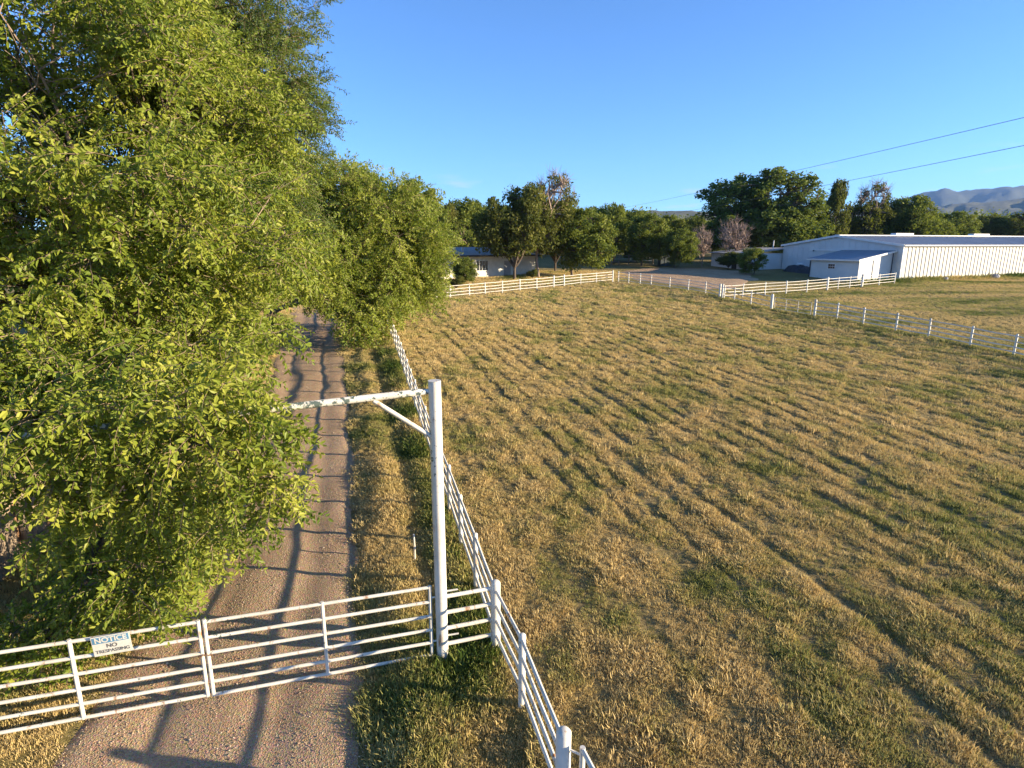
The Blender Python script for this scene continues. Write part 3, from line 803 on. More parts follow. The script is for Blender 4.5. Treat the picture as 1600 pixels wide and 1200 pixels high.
for k, (px, s, lab) in enumerate([(1479, 0.26, "small dark rock in the weeds at the foot of the ribbed barn wall"), (1556, 0.42, "larger grey rock in weeds at the barn wall foot, near right edge")]):
    t = (A.x * 0 + 0); 
    # on the wall line, a little in front
    best = min((abs(800 + FPX * (A.x + bu.x * q + bv.x * -0.9) / ((A.y + bu.y * q - 0.9 * bv.y) * math.cos(PITCH) + 3 * math.sin(PITCH)) - px), q) for q in np.arange(1, 30, 0.2))[1]
    p = A + bu * best - bv * 0.9
    bm = bmesh.new(); bmesh.ops.create_icosphere(bm, subdivisions=3, radius=s)
    for v in bm.verts:
        n = float(fbm(np.array([v.co.x * 3 + k]), np.array([v.co.y * 3 + v.co.z * 4]), 3, 95)[0])
        v.co = v.co * (1 + 0.55 * n); v.co.z *= 0.85
    me = bpy.data.meshes.new("rock"); bm.to_mesh(me); bm.free(); me.materials.append(M['shingle'])
    o = link(bpy.data.objects.new("rock", me)); o.location = (p.x, p.y, gz1(*p) + s * 0.5)
    tag(o, lab, "rock")

# white house behind the elms
h0, h1 = Vector(gp(712, 436.5)), Vector(gp(832, 428.5))
hu = (h1 - h0).normalized(); h0 = h0 - hu * 5.0; HL = (h1 - h0).length + 0.4
hang = math.atan2(hu.y, hu.x); hzb = gz1(*(h0 + hu * HL * 0.5)) - 0.25
hs = empty("house", (h0.x, h0.y, hzb), "low white house with grey roof half hidden behind the dark elms", "house", rz=hang)
HWH, HDEP = 2.75, 7.0
mb = MB(); mb.box((HL / 2, HDEP / 2, HWH / 2), (HL, HDEP, HWH)); mb.build("wall", M['house_white'], hs)
mb = MB()
for s in (0, 1):
    ya, yb = (-0.55, HDEP / 2) if s == 0 else (HDEP + 0.55, HDEP / 2)
    q = [(-0.5, ya, HWH - .05), (HL + .5, ya, HWH - .05), (HL + .5, yb, HWH + .85), (-.5, yb, HWH + .85)]
    if s: q = q[::-1]
    mb.hexa([(a, b, c + .03) for a, b, c in q], [(a, b, c + .13) for a, b, c in q])
mb.build("roof", M['shingle'], hs)
mb = MB(); mb.box((HL / 2, -0.58, HWH - 0.0), (HL + 1.02, 0.04, 0.17)); mb.build("fascia", M['darkmetal'], hs)
mb = MB()
for s in (-0.002, HL + 0.002): mb.add([(s, 0, HWH), (s, HDEP, HWH), (s, HDEP / 2, HWH + .84)], [(0, 1, 2)])
mb.build("gable_end", M['house_white'], hs)
mb = MB(); mb.box((6.6, 1.1, HWH + 0.62), (0.22, 0.22, 0.75)); mb.build("vent_pipe", M['trim'], hs)
for xw, w in ((8.6, 1.7), (2.4, 1.4)):
    mb = MB(); mb.box((xw, -0.02, 1.62), (w, 0.06, 1.25)); wo = mb.build("window", M['trim'], hs)
    for k in range(4):
        mb = MB(); pw = (w - 0.14) / 4; mb.box((xw - w / 2 + .07 + pw * (k + .5), -0.045, 1.62), (pw - 0.05, 0.03, 1.12)); mb.build("pane", M['glass'], wo)
mb = MB(); mb.box((12.2, -0.02, 1.1), (0.95, 0.05, 2.05)); mb.build("door", M['shingle'], hs)

# little blue shed
sp_ = gp(1040, 415.5); sz = gz1(*sp_)
sh = empty("garden_shed", (sp_[0], sp_[1], sz), "small dark blue-grey board shed among the far trees", "shed", rz=0.1)
mb = MB()
for k in range(12): mb.box((-0.9 + 0.165 * k, -0.6, 1.0), (0.15, 0.03, 2.0))
mb.box((0, 0.1, 1.0), (1.9, 1.36, 2.0)); mb.build("wall", M['shed_blue'], sh)
mb = MB()
for s in (-1, 1): mb.hexa([(-1.15 * s, -0.85, 1.95), (0, -0.85, 2.5), (0, 0.95, 2.5), (-1.15 * s, 0.95, 1.95)], [(-1.15 * s, -0.85, 2.02), (0, -0.85, 2.57), (0, 0.95, 2.57), (-1.15 * s, 0.95, 2.02)])
mb.build("roof", M['shingle'], sh)
mb = MB(); mb.box((0.0, -0.63, 0.95), (0.8, 0.03, 1.85)); dd = mb.build("door", M['shed_blue'], sh)
mb = MB(); mb.box((0.3, -0.66, 0.95), (0.04, 0.04, 0.14)); mb.build("handle", M['galv'], dd)

# far wire fence with wooden posts in front of the tree line
fpts = [gp(*p) for p in [(918, 417), (935, 416), (955, 415), (967, 414.6), (982, 414.2), (1003, 413.5), (1020, 413)]]
ff = empty("wire_fence", (fpts[0][0], fpts[0][1], gz1(*fpts[0])), "old wire fence on wooden posts along the far tree line", "fence")
fo = Vector(ff.location)
for x, y in fpts:
    mb = MB(); mb.tube([(0, 0, -0.2), (0, 0, 1.45)], 0.09, 7); mb.build("post", M['twig'], ff, True, loc=Vector((x, y, gz1(x, y))) - fo)
for h in (0.5, 0.9, 1.3):
    mb = MB(); mb.tube([Vector((x, y, gz1(x, y) + h)) - fo for x, y in fpts], 0.012, 4); mb.build("wire", M['galv'], ff)

# overhead lines
def cable(p0, p1, sag, label):
    p0, p1 = Vector(p0), Vector(p1); mb = MB(); pts = []
    for k in range(41):
        t = k / 40; pts.append(p0.lerp(p1, t) - Vector((0, 0, sag * 4 * t * (1 - t))) - p0)
    mb.tube(pts, 0.013, 5)
    tag(mb.build("power_cable", M['wire'], smooth=True, loc=p0), label, "cable", "overhead power cables")
pa, pb = at(1700, 160, 24), at(940, 330, 150)
cable(pa, pb, 0.35, "upper of the two dark power cables crossing the sky")
pc, pd = at(1700, 207, 24), at(985, 343, 150)
cable(pc, pd, 0.35, "lower of the two dark power cables, passing in front of the big cottonwood")
for q, lab in ((pb, "far utility pole behind the tree line where the cables end"),):
    up = empty("utility_pole", (q.x, q.y + 0.3, gz1(q.x, q.y)), lab, "pole")
    z0 = gz1(q.x, q.y)
    mb = MB(); mb.tube([(0, 0, -0.5), (0, 0, q.z - z0 + 0.2)], [0.16, 0.11], 10); mb.build("pole", M['bark'], up, True)
    mb = MB(); mb.box((pd.x / 2 - q.x / 2, 0.0, q.z - z0 - 0.15), (abs(pd.x - q.x) + 0.6, 0.12, 0.14)); mb.build("crossarm", M['bark'], up)

# ---------------------------------------------------------------- trees
def kmeans(P, k, r, it=6):
    C = P[r.choice(len(P), k, replace=False)]
    for _ in range(it):
        d = ((P[:, None, :] - C[None]) ** 2).sum(-1); a = d.argmin(1)
        for j in range(k):
            if (a == j).any(): C[j] = P[a == j].mean(0)
    return C, a
def bezier(p0, p1, p2, n):
    t = np.linspace(0, 1, n)[:, None]
    return (1 - t) ** 2 * p0 + 2 * t * (1 - t) * p1 + t ** 2 * p2
def sample_clumps(r, ells, n, shell=0.45, gap=None, gs=0.0):
    vol = np.array([e[3] * e[4] * e[5] for e in ells]) ** 0.8; vol = vol / vol.sum(); out = []
    while len(out) < n:
        e = ells[r.choice(len(ells), p=vol)]
        d = r.normal(size=3); d /= np.linalg.norm(d)
        q = (shell ** 3 + (1 - shell ** 3) * r.random()) ** (1 / 3)
        n_ = float(fbm(np.array([d[0] * 2.3 + e[0]]), np.array([d[1] * 2.3 + d[2] * 2.9]), 2, 101)[0])
        p = np.array(e[:3]) + d * np.array(e[3:6]) * q * (1 + 0.30 * n_)
        if gap is not None and float(fbm(np.array([p[0] * gap]), np.array([p[2] * gap + p[1] * 0.7 * gap]), 2, 107)[0]) < gs: continue
        out.append(p)
    return np.array(out)
def skeleton(r, base, clumps, n_limbs, trunk_r, top_frac=0.62, lean=(0, 0), twist=0.25, fmin=0.22):
    """trunk, limbs and branches reaching every clump; returns a mesh builder"""
    mb = MB(); top_z = base[2] + (clumps[:, 2].max() - base[2]) * top_frac
    cen = clumps.mean(0)
    tp = np.array([base[0] * .45 + cen[0] * .55 + lean[0], base[1] * .45 + cen[1] * .55 + lean[1], top_z])
    trunk = bezier(np.array(base) - np.array([0, 0, .4]), np.array([base[0], base[1], base[2] + (top_z - base[2]) * .6]) + r.normal(size=3) * .15, tp, 12)
    n_t = len(trunk)
    mb.tube(trunk, list(trunk_r * (1.25 - 1.0 * np.linspace(0, 1, n_t) ** 0.7)), 10)
    C, a = kmeans(clumps, min(n_limbs, len(clumps)), r)
    for j in range(len(C)):
        mem = clumps[a == j]
        if len(mem) == 0: continue
        f = np.clip((C[j][2] - base[2]) / max(top_z - base[2], .1) * 0.62 - 0.05, fmin, 0.98)
        i0 = int(f * (n_t - 1)); s = trunk[i0]
        mid_ = (s + C[j]) / 2 + np.array([0, 0, 0.12 * np.linalg.norm(C[j] - s)]) + r.normal(size=3) * twist
        limb = bezier(s, mid_, C[j], 9); lr = trunk_r * 0.42 * (1.1 - .9 * np.linspace(0, 1, 9))
        mb.tube(limb, list(np.maximum(lr, 0.012)), 6, cap=False)
        for m_ in mem:
            d = np.linalg.norm(limb - m_, axis=1); k = max(1, int(d.argmin()) - r.integers(0, 3)); s2 = limb[k]
            md = (s2 + m_) / 2 + np.array([0, 0, .08 * np.linalg.norm(m_ - s2)]) + r.normal(size=3) * twist * .5
            mb.tube(bezier(s2, md, m_, 5), list(np.maximum(lr[k] * .5, 0.012) * np.array([1, .8, .6, .45, .3])), 4, cap=False)
    return mb

# leafy sprigs, shared by the near crowns
def sprig_mesh(name, seed, mat, n_leaf=13, L=0.34, leaf=0.085, wid=0.42):
    r = np.random.default_rng(seed); V = []; F = []; MI = []
    # stem
    mb = MB(); mb.tube([(0, 0, 0), (L * .5, 0, 0.015), (L, 0, -0.02)], [0.004, 0.003, 0.0015], 3, cap=False)
    V += mb.v; F += mb.f; MI += [1] * len(mb.f)
    for k in range(n_leaf):
        t = (k + 0.7) / n_leaf; b = np.array([L * t, 0, .015 * math.sin(t * 3) - .02 * t * t])
        a = (1 if k % 2 else -1) * math.radians(r.uniform(35, 75)) if k < n_leaf - 1 else 0
        el = math.radians(r.normal(-12, 28)); l = leaf * r.uniform(.7, 1.15); w = l * wid * .5
        d = np.array([math.cos(a) * math.cos(el), math.sin(a) * math.cos(el), math.sin(el)])
        s = np.cross(d, [0, 0, 1]); s /= np.linalg.norm(s); roll = math.radians(r.normal(0, 38))
        n = np.cross(s, d); s, n = s * math.cos(roll) + n * math.sin(roll), n * math.cos(roll) - s * math.sin(roll)
        st = b + d * .012; cup = 0.22 * w
        pts = [st, st + d * l * .3 + s * w * .92 + n * cup, st + d * l * .68 + s * w * .72 + n * cup * .6 - n * l * .04, st + d * l - n * l * .14,
               st + d * l * .68 - s * w * .72 + n * cup * .6 - n * l * .04, st + d * l * .3 - s * w * .92 + n * cup]
        i = len(V); V += [tuple(p) for p in pts]; F += [(i, i + 1, i + 2, i + 3), (i, i + 3, i + 4, i + 5)]; MI += [0, 0]
    m = bpy.data.meshes.new(name); m.from_pydata(V, [], F); m.materials.append(mat); m.materials.append(M['twig'])
    m.polygons.foreach_set("material_index", MI); m.update()
    return m
def instancer(name, meshes, P, R, S, idx, tint, parent=None):
    """one object whose points carry rotation, size, tint and variety for its leaves or blades"""
    key = tuple(m.name for m in meshes)
    if key not in instancer.cache:
        ng = bpy.data.node_groups.new("scatter", 'GeometryNodeTree')
        ng.interface.new_socket("Geometry", in_out='INPUT', socket_type='NodeSocketGeometry')
        ng.interface.new_socket("Geometry", in_out='OUTPUT', socket_type='NodeSocketGeometry')
        N, L = ng.nodes, ng.links
        gi, go = N.new("NodeGroupInput"), N.new("NodeGroupOutput")
        g2i = N.new("GeometryNodeGeometryToInstance")
        for m in reversed(meshes):
            ob = bpy.data.objects.new(m.name, m)
            oi = N.new("GeometryNodeObjectInfo"); oi.inputs['Object'].default_value = ob; oi.inputs['As Instance'].default_value = False
            L.new(oi.outputs['Geometry'], g2i.inputs[0])
        iop = N.new("GeometryNodeInstanceOnPoints"); iop.inputs['Pick Instance'].default_value = True
        def na(n, t):
            a = N.new("GeometryNodeInputNamedAttribute"); a.data_type = t; a.inputs['Name'].default_value = n; return a.outputs[0]
        L.new(gi.outputs[0], iop.inputs['Points']); L.new(g2i.outputs[0], iop.inputs['Instance'])
        L.new(na('variety', 'INT'), iop.inputs['Instance Index'])
        L.new(na('rot', 'FLOAT_VECTOR'), iop.inputs['Rotation']); L.new(na('size', 'FLOAT'), iop.inputs['Scale'])
        L.new(iop.outputs[0], go.inputs[0])
        instancer.cache[key] = ng
    me = bpy.data.meshes.new(name); P = np.asarray(P, np.float32)
    me.vertices.add(len(P)); me.vertices.foreach_set("co", P.ravel())
    a = me.attributes.new("rot", 'FLOAT_VECTOR', 'POINT'); a.data.foreach_set("vector", np.asarray(R, np.float32).ravel())
    a = me.attributes.new("size", 'FLOAT', 'POINT'); a.data.foreach_set("value", np.asarray(S, np.float32))
    a = me.attributes.new("variety", 'INT', 'POINT'); a.data.foreach_set("value", np.asarray(idx, np.int32))
    a = me.attributes.new("tint", 'FLOAT', 'POINT'); a.data.foreach_set("value", np.asarray(tint, np.float32))
    me.update()
    o = link(bpy.data.objects.new(name, me), parent)
    md = o.modifiers.new("scatter", 'NODES'); md.node_group = instancer.cache[key]
    tag(o, kind="stuff")
    return o
instancer.cache = {}
SPR_NEAR = [sprig_mesh("sprig_near_%d" % k, 200 + k, M['leaf_near'], 15, 0.36, 0.086, 0.50) for k in range(4)]
SPR_DARK = [sprig_mesh("sprig_dark_%d" % k, 300 + k, M['leaf_dark'], 15, 0.46, 0.085, 0.46) for k in range(3)]

def leafy_tree(name, label, base, ells, n_clump, per, cr, trunk_r, sprigs, seed, size=(0.8, 1.25), limbs=9, tint0=0.5, gap=None, gs=0, droop=0.5, extra=None, shell=.45, top_frac=.62, dead=()):
    r = np.random.default_rng(seed); b = (base[0], base[1], gz1(*base))
    root = empty(name, b, label, "tree")
    bo = np.array(b)
    cl = sample_clumps(r, ells, n_clump, shell, gap, gs)
    if extra is not None: cl = np.vstack([cl, extra])
    keep = cl[:, 2] > gz(cl[:, 0], cl[:, 1]) + 0.35
    cl = cl[keep]
    mb = skeleton(r, b, cl, limbs, trunk_r, top_frac)
    mb.v = [tuple(np.array(v) - bo) for v in mb.v]
    # leaf sprigs
    P = np.repeat(cl, per, 0); n = len(P)
    off = r.normal(size=(n, 3)); off /= np.linalg.norm(off, axis=1, keepdims=True)
    off *= (r.random(n) ** 0.55)[:, None] * np.array([cr, cr, cr * .75]) * np.repeat(r.uniform(.65, 1.3, len(cl)), per)[:, None]
    cen = cl.mean(0)
    P2 = P + off
    outw = off / (np.linalg.norm(off, axis=1, keepdims=True) + 1e-6) + 0.5 * (P2 - cen) / (np.linalg.norm(P2 - cen, axis=1, keepdims=True) + 1e-6) + r.normal(size=(n, 3)) * .45
    outw[:, 2] -= droop
    yaw = np.arctan2(outw[:, 1], outw[:, 0]); pit = -np.arctan2(outw[:, 2], np.hypot(outw[:, 0], outw[:, 1]))
    R = np.stack([r.normal(0, .9, n), pit, yaw], -1)
    keep = P2[:, 2] > gz(P2[:, 0], P2[:, 1]) + 0.12
    gdist = (P2[:, 0] - GPST[0]) * side.x + (P2[:, 1] - GPST[1]) * side.y      # metres on the camera's side of the gate
    gl = (P2[:, 0] - GPST[0]) * gdir.x + (P2[:, 1] - GPST[1]) * gdir.y
    keep &= ~((gdist > -0.42) & (P2[:, 2] < gzz + 1.62)) | ((np.abs(gl - tt + 0.62) < 0.16) & (gdist < 0.15) & (P2[:, 2] > gzz + 1.38))
    ct = np.repeat(r.normal(0, .15, len(cl)), per)
    tint = np.clip(tint0 + ct + r.normal(0, .16, n), 0, 1)
    # thin twigs from the clump middle towards some sprigs
    tw = r.choice(n, int(n * 0.13), replace=False); tb = MB()
    for i in tw:
        if keep[i]: tb.tube([P[i] - bo, (P[i] + P2[i]) / 2 + r.normal(size=3) * .05 - bo, P2[i] - bo], [0.009, .006, .004], 3, cap=False)
    mb.build("trunk", M['bark'], root, True)
    tag(tb.build("twigs", M['twig'], root, True), kind="stuff")
    for (p0, p1, rad) in dead:                    # bare limbs with forking dead twigs
        db = MB(); p0, p1 = np.array(p0), np.array(p1); L_ = np.linalg.norm(p1 - p0)
        path = bezier(p0, (p0 + p1) / 2 + np.array([0, 0, .18 * L_]) + r.normal(size=3) * .2, p1, 9)
        db.tube(path - bo, list(rad * (1.05 - .85 * np.linspace(0, 1, 9))), 7)
        for k in range(2, 9):
            for _ in range(3):
                d = r.normal(size=3); d[2] *= .6; d /= np.linalg.norm(d); d = d + (p1 - p0) / L_ * .6; l1 = r.uniform(.5, 1.3)
                q1 = path[k] + d * l1 * .5 + r.normal(size=3) * .08; q2 = path[k] + d * l1 + np.array([0, 0, -.1])
                db.tube([path[k] - bo, q1 - bo, q2 - bo], [rad * .22, rad * .13, .005], 4, cap=False)
                for _2 in range(4):
                    e = d + r.normal(size=3) * .7; db.tube([q1 - bo, q1 + e * .25 - bo, q1 + e * .45 + r.normal(size=3) * .06 - bo], [.008, .006, .003], 3, cap=False)
        db.build("dead_limb", M['deadwood'], root, True)
    instancer("crown", sprigs, (P2 - bo)[keep], R[keep], r.uniform(*size, n)[keep], r.integers(0, len(sprigs), n)[keep], tint[keep], root)
    return root
def ell(px, py, Y, rx, ry, rz):
    p = at(px, py, Y); return (p.x, p.y, p.z, rx, ry, rz)

# big near tree hanging over the gate
ellsA = [ell(130, 300, 11.0, 4.2, 3.4, 3.6), ell(-150, 300, 11.5, 3.4, 3, 2.6), ell(120, 60, 12, 2.6, 2.6, 2.0), ell(260, 425, 10.5, 1.6, 2.0, 1.7), ell(120, 600, 9.0, 2.7, 2.2, 1.5), ell(-80, 560, 8.6, 2.4, 2.0, 1.9),
         ell(270, 690, 8.4, 1.35, 1.3, 0.85), ell(90, 690, 8.2, 1.5, 1.2, 0.6), ell(190, 825, 8.7, 1.15, 0.8, 0.6), ell(300, 250, 13, 2.3, 2.4, 2.2), ell(265, 570, 9.2, 1.0, 1.2, 0.8)]
exA = np.array([tuple(at(*p)) for p in [(425, 745, 7.7), (410, 700, 7.6), (395, 760, 7.7), (420, 790, 7.8), (365, 810, 7.9), (405, 670, 7.8), (340, 740, 7.4), (380, 650, 7.3), (320, 690, 7.2), (250, 640, 6.9), (180, 640, 6.8), (90, 650, 6.6), (30, 660, 6.6), (290, 610, 7.1), (350, 600, 7.4),
                                        (210, 930, 8.0), (245, 950, 7.7), (250, 905, 8.1), (180, 920, 8.0), (290, 860, 8.3), (330, 840, 8.5), (125, 950, 8.0), (75, 985, 7.9), (150, 890, 8.4), (236, 955, 7.6),
                                        (350, 400, 11), (345, 460, 11), (330, 520, 10), (20, 990, 7.7), (130, 880, 8.6), (150, 700, 6.9), (110, 750, 7.2), (240, 760, 7.5), (160, 790, 7.6)]])
leafy_tree("elm_tree", "big bright yellow-green tree overhanging the entrance gate at left", (-8.6, 13.2), ellsA, 430, 36, 0.52, 0.34, SPR_NEAR, 11, (0.85, 1.3), 16, 0.55, gap=0.5, gs=-0.15, extra=exA, shell=.35,
           dead=[((-9.0, 13.0, 6.5), tuple(at(-30, 40, 11.5)), .11), ((-9.0, 13.0, 7.5), tuple(at(90, -10, 12)), .09), ((-8.8, 13.0, 5.5), tuple(at(60, 110, 10.2)), .08), ((-8.6, 13.0, 4.5), tuple(at(330, 380, 10.5)), .07)])
# taller, darker tree behind it
ellsB = [ell(345, 90, 24, 3.4, 3.6, 4.2), ell(375, 215, 24, 3.1, 3.2, 3.2), ell(280, 390, 23, 3.8, 3.5, 2.8), ell(250, 10, 25, 3.4, 3.4, 3.4), ell(400, 350, 24, 2.5, 2.8, 2.2)]
leafy_tree("elm_tree", "tall darker green tree rising behind the big tree beside the gate", (-12.6, 25), ellsB, 620, 30, 0.62, 0.36, SPR_DARK, 12, (0.9, 1.45), 14, 0.5, shell=.45)
# the one leaning over the far part of the drive
ellsC = [ell(595, 380, 36, 4.0, 3.4, 3.5), ell(510, 335, 37, 3.4, 3.4, 3.2), ell(505, 415, 32, 1.9, 2.2, 1.9), ell(640, 420, 37, 2.3, 2.4, 2.2), ell(578, 475, 33, 1.5, 1.6, 1.4), ell(650, 350, 38, 1.7, 2, 1.8)]
exC = np.array([tuple(at(*p)) for p in [(570, 530, 31), (552, 510, 31), (590, 515, 32), (660, 440, 36), (680, 400, 37), (610, 485, 33), (640, 465, 35), (545, 490, 31)]])
leafy_tree("elm_tree", "yellow-green tree leaning over the far end of the drive", (-15.2, 37.5), ellsC, 330, 28, 0.95, 0.32, SPR_NEAR, 13, (1.5, 2.2), 12, 0.5, extra=exC, shell=.4)
# left side of the drive, between those two
ellsD = [ell(340, 405, 28, 2.1, 2.6, 2.6), ell(250, 490, 22, 2.0, 2.2, 2.2), ell(190, 590, 18, 2.0, 2.0, 1.8)]
leafy_tree("elm_tree", "low leafy tree on the left bank of the drive behind the overhanging branches", (-14.0, 23.0), ellsD, 170, 26, 0.75, 0.2, SPR_NEAR, 14, (1.1, 1.6), 8, 0.5)
# suckers beside the plank fence
ellsE = [ell(60, 1005, 8.0, 1.0, 0.6, 0.4), ell(190, 925, 9.2, 1.1, 0.8, 0.7), ell(250, 850, 10.6, 1.0, 1.0, 0.7)]
leafy_tree("leafy_shrub", "low leafy shrub between the plank fence and the left gate leaf", (-7.4, 9.0), ellsE, 60, 26, 0.45, 0.05, SPR_NEAR, 15, (0.7, 1.1), 6, 0.45, droop=0.1)

# ---- middle-distance trees: prototypes (height 1, crown width about 1), then individuals
def proto(seed, ells, n_cl, per, cr, leaf, mat, trunk_r=0.022, limbs=8, bare=0.0, shell=.5, top_frac=.72):
    r = np.random.default_rng(seed)
    cl = sample_clumps(r, ells, n_cl, shell)
    mb = skeleton(r, (0, 0, 0), cl, limbs, trunk_r, top_frac, twist=.03, fmin=.48)
    if bare:
        for c in cl[cl[:, 2] > np.quantile(cl[:, 2], 1 - bare)]:
            for _ in range(5):
                d = r.normal(size=3); d[2] = abs(d[2]) + .5; d /= np.linalg.norm(d)
                mb.tube([c, c + d * .06, c + d * .12 + r.normal(size=3) * .012], [.0028, .002, .001], 3, cap=False)
        hi = cl[:, 2] > np.quantile(cl[:, 2], 1 - bare)
        cl = cl[~(hi & (r.random(len(cl)) < .75))]
    P = np.repeat(cl, per, 0); n = len(P)
    off = r.normal(size=(n, 3)); off /= np.linalg.norm(off, axis=1, keepdims=True)
    off *= (r.random(n) ** .5)[:, None] * cr * np.array([1, 1, .8]) * np.repeat(r.uniform(.6, 1.35, len(cl)), per)[:, None]
    P = P + off
    d1 = r.normal(size=(n, 3)); d1 += off / cr * .6; d1 /= np.linalg.norm(d1, axis=1, keepdims=True)
    d2 = np.cross(d1, r.normal(size=(n, 3))); d2 /= np.linalg.norm(d2, axis=1, keepdims=True)
    s = leaf * r.uniform(.6, 1.3, n)[:, None]
    V = np.stack([P - d1 * s, P - d2 * s * .45 + d1 * s * .1, P + d1 * s, P + d2 * s * .45 + d1 * s * .1], 1).reshape(-1, 3)
    F = np.arange(n * 4).reshape(n, 4)
    cm = np_mesh("crown", V, F, mat)
    tint = np.clip(.5 + np.repeat(r.normal(0, .17, len(cl)), per) + r.normal(0, .14, n), 0, 1)
    a = cm.attributes.new("tint", 'FLOAT', 'POINT'); a.data.foreach_set("value", np.repeat(tint, 4).astype(np.float32))
    tm = mb.mesh("trunk", M['bark'] if not bare else M['deadwood'], True)
    return tm, cm
PR = {}
PR['elm'] = proto(31, [(0, 0, .58, .40, .40, .26), (.12, .05, .75, .26, .28, .2), (-.16, 0, .5, .3, .3, .2), (0, 0, .36, .30, .30, .10)], 240, 85, .085, .018, M['leaf_elm'], .022, 9)
PR['sparse'] = proto(32, [(0, 0, .6, .34, .34, .24), (.08, 0, .8, .24, .26, .18), (-.12, .1, .42, .25, .25, .14), (0, 0, .36, .26, .26, .12)], 190, 85, .075, .017, M['leaf_elm'], .02, 9, bare=.25)
PR['round'] = proto(33, [(0, 0, .60, .46, .46, .34), (.12, 0, .36, .38, .38, .24)], 240, 85, .09, .02, M['leaf_green'], .02, 8)
PR['tall'] = proto(34, [(0, 0, .5, .40, .40, .42), (0, 0, .78, .28, .28, .2)], 190, 80, .09, .02, M['leaf_green'], .02, 8)
PR['cotton'] = proto(35, [(-.22, 0, .66, .26, .3, .24), (.14, 0, .74, .28, .3, .24), (.36, 0, .48, .16, .22, .3), (-.05, -.1, .42, .36, .3, .26), (.2, -.15, .34, .3, .22, .24), (-.2, -.1, .3, .24, .24, .18)], 400, 85, .07, .016, M['leaf_cotton'], .034, 12)
PR['bush'] = proto(38, [(0, 0, .46, .46, .46, .44), (.1, 0, .7, .3, .3, .26)], 150, 80, .12, .026, M['leaf_green'], .016, 7)
PR['column'] = proto(36, [(0, 0, .5, .36, .36, .46), (0, 0, .8, .22, .22, .2)], 150, 85, .10, .022, M['leaf_elm'], .02, 7)
def dead_proto(seed):
    r = np.random.default_rng(seed); cl = sample_clumps(r, [(0, 0, .6, .42, .42, .36)], 90, .3)
    mb = skeleton(r, (0, 0, 0), cl, 9, .022, .6, twist=.03)
    for c in cl:
        for _ in range(9):
            d = r.normal(size=3); d[2] = abs(d[2]) + .3; d /= np.linalg.norm(d)
            mb.tube([c, c + d * .07, c + d * .14 + r.normal(size=3) * .015], [.004, .003, .0015], 3, cap=False)
    return mb.mesh("trunk", M['deadwood'], True), None
PR['dead'] = dead_proto(37)
def plant_tree(kind, px, Y, top, wpx, label, name="tree", group=None, base=None):
    p = at(px, top, Y); z0 = gz1(p.x, Y); h = p.z - z0
    w = wpx / FPX * (Y * math.cos(PITCH) + 3 * math.sin(PITCH))
    root = empty(name, (p.x, Y, z0), label, "tree" if 'shrub' not in name else "shrub", group, rz=random.random() * .8 - .4)
    root.scale = (w, w, h)
    tm, cm = PR[kind]
    link(bpy.data.objects.new("trunk" if cm else "branches", tm), root)
    if cm: tag(link(bpy.data.objects.new("crown", cm), root), kind="stuff")
    return root
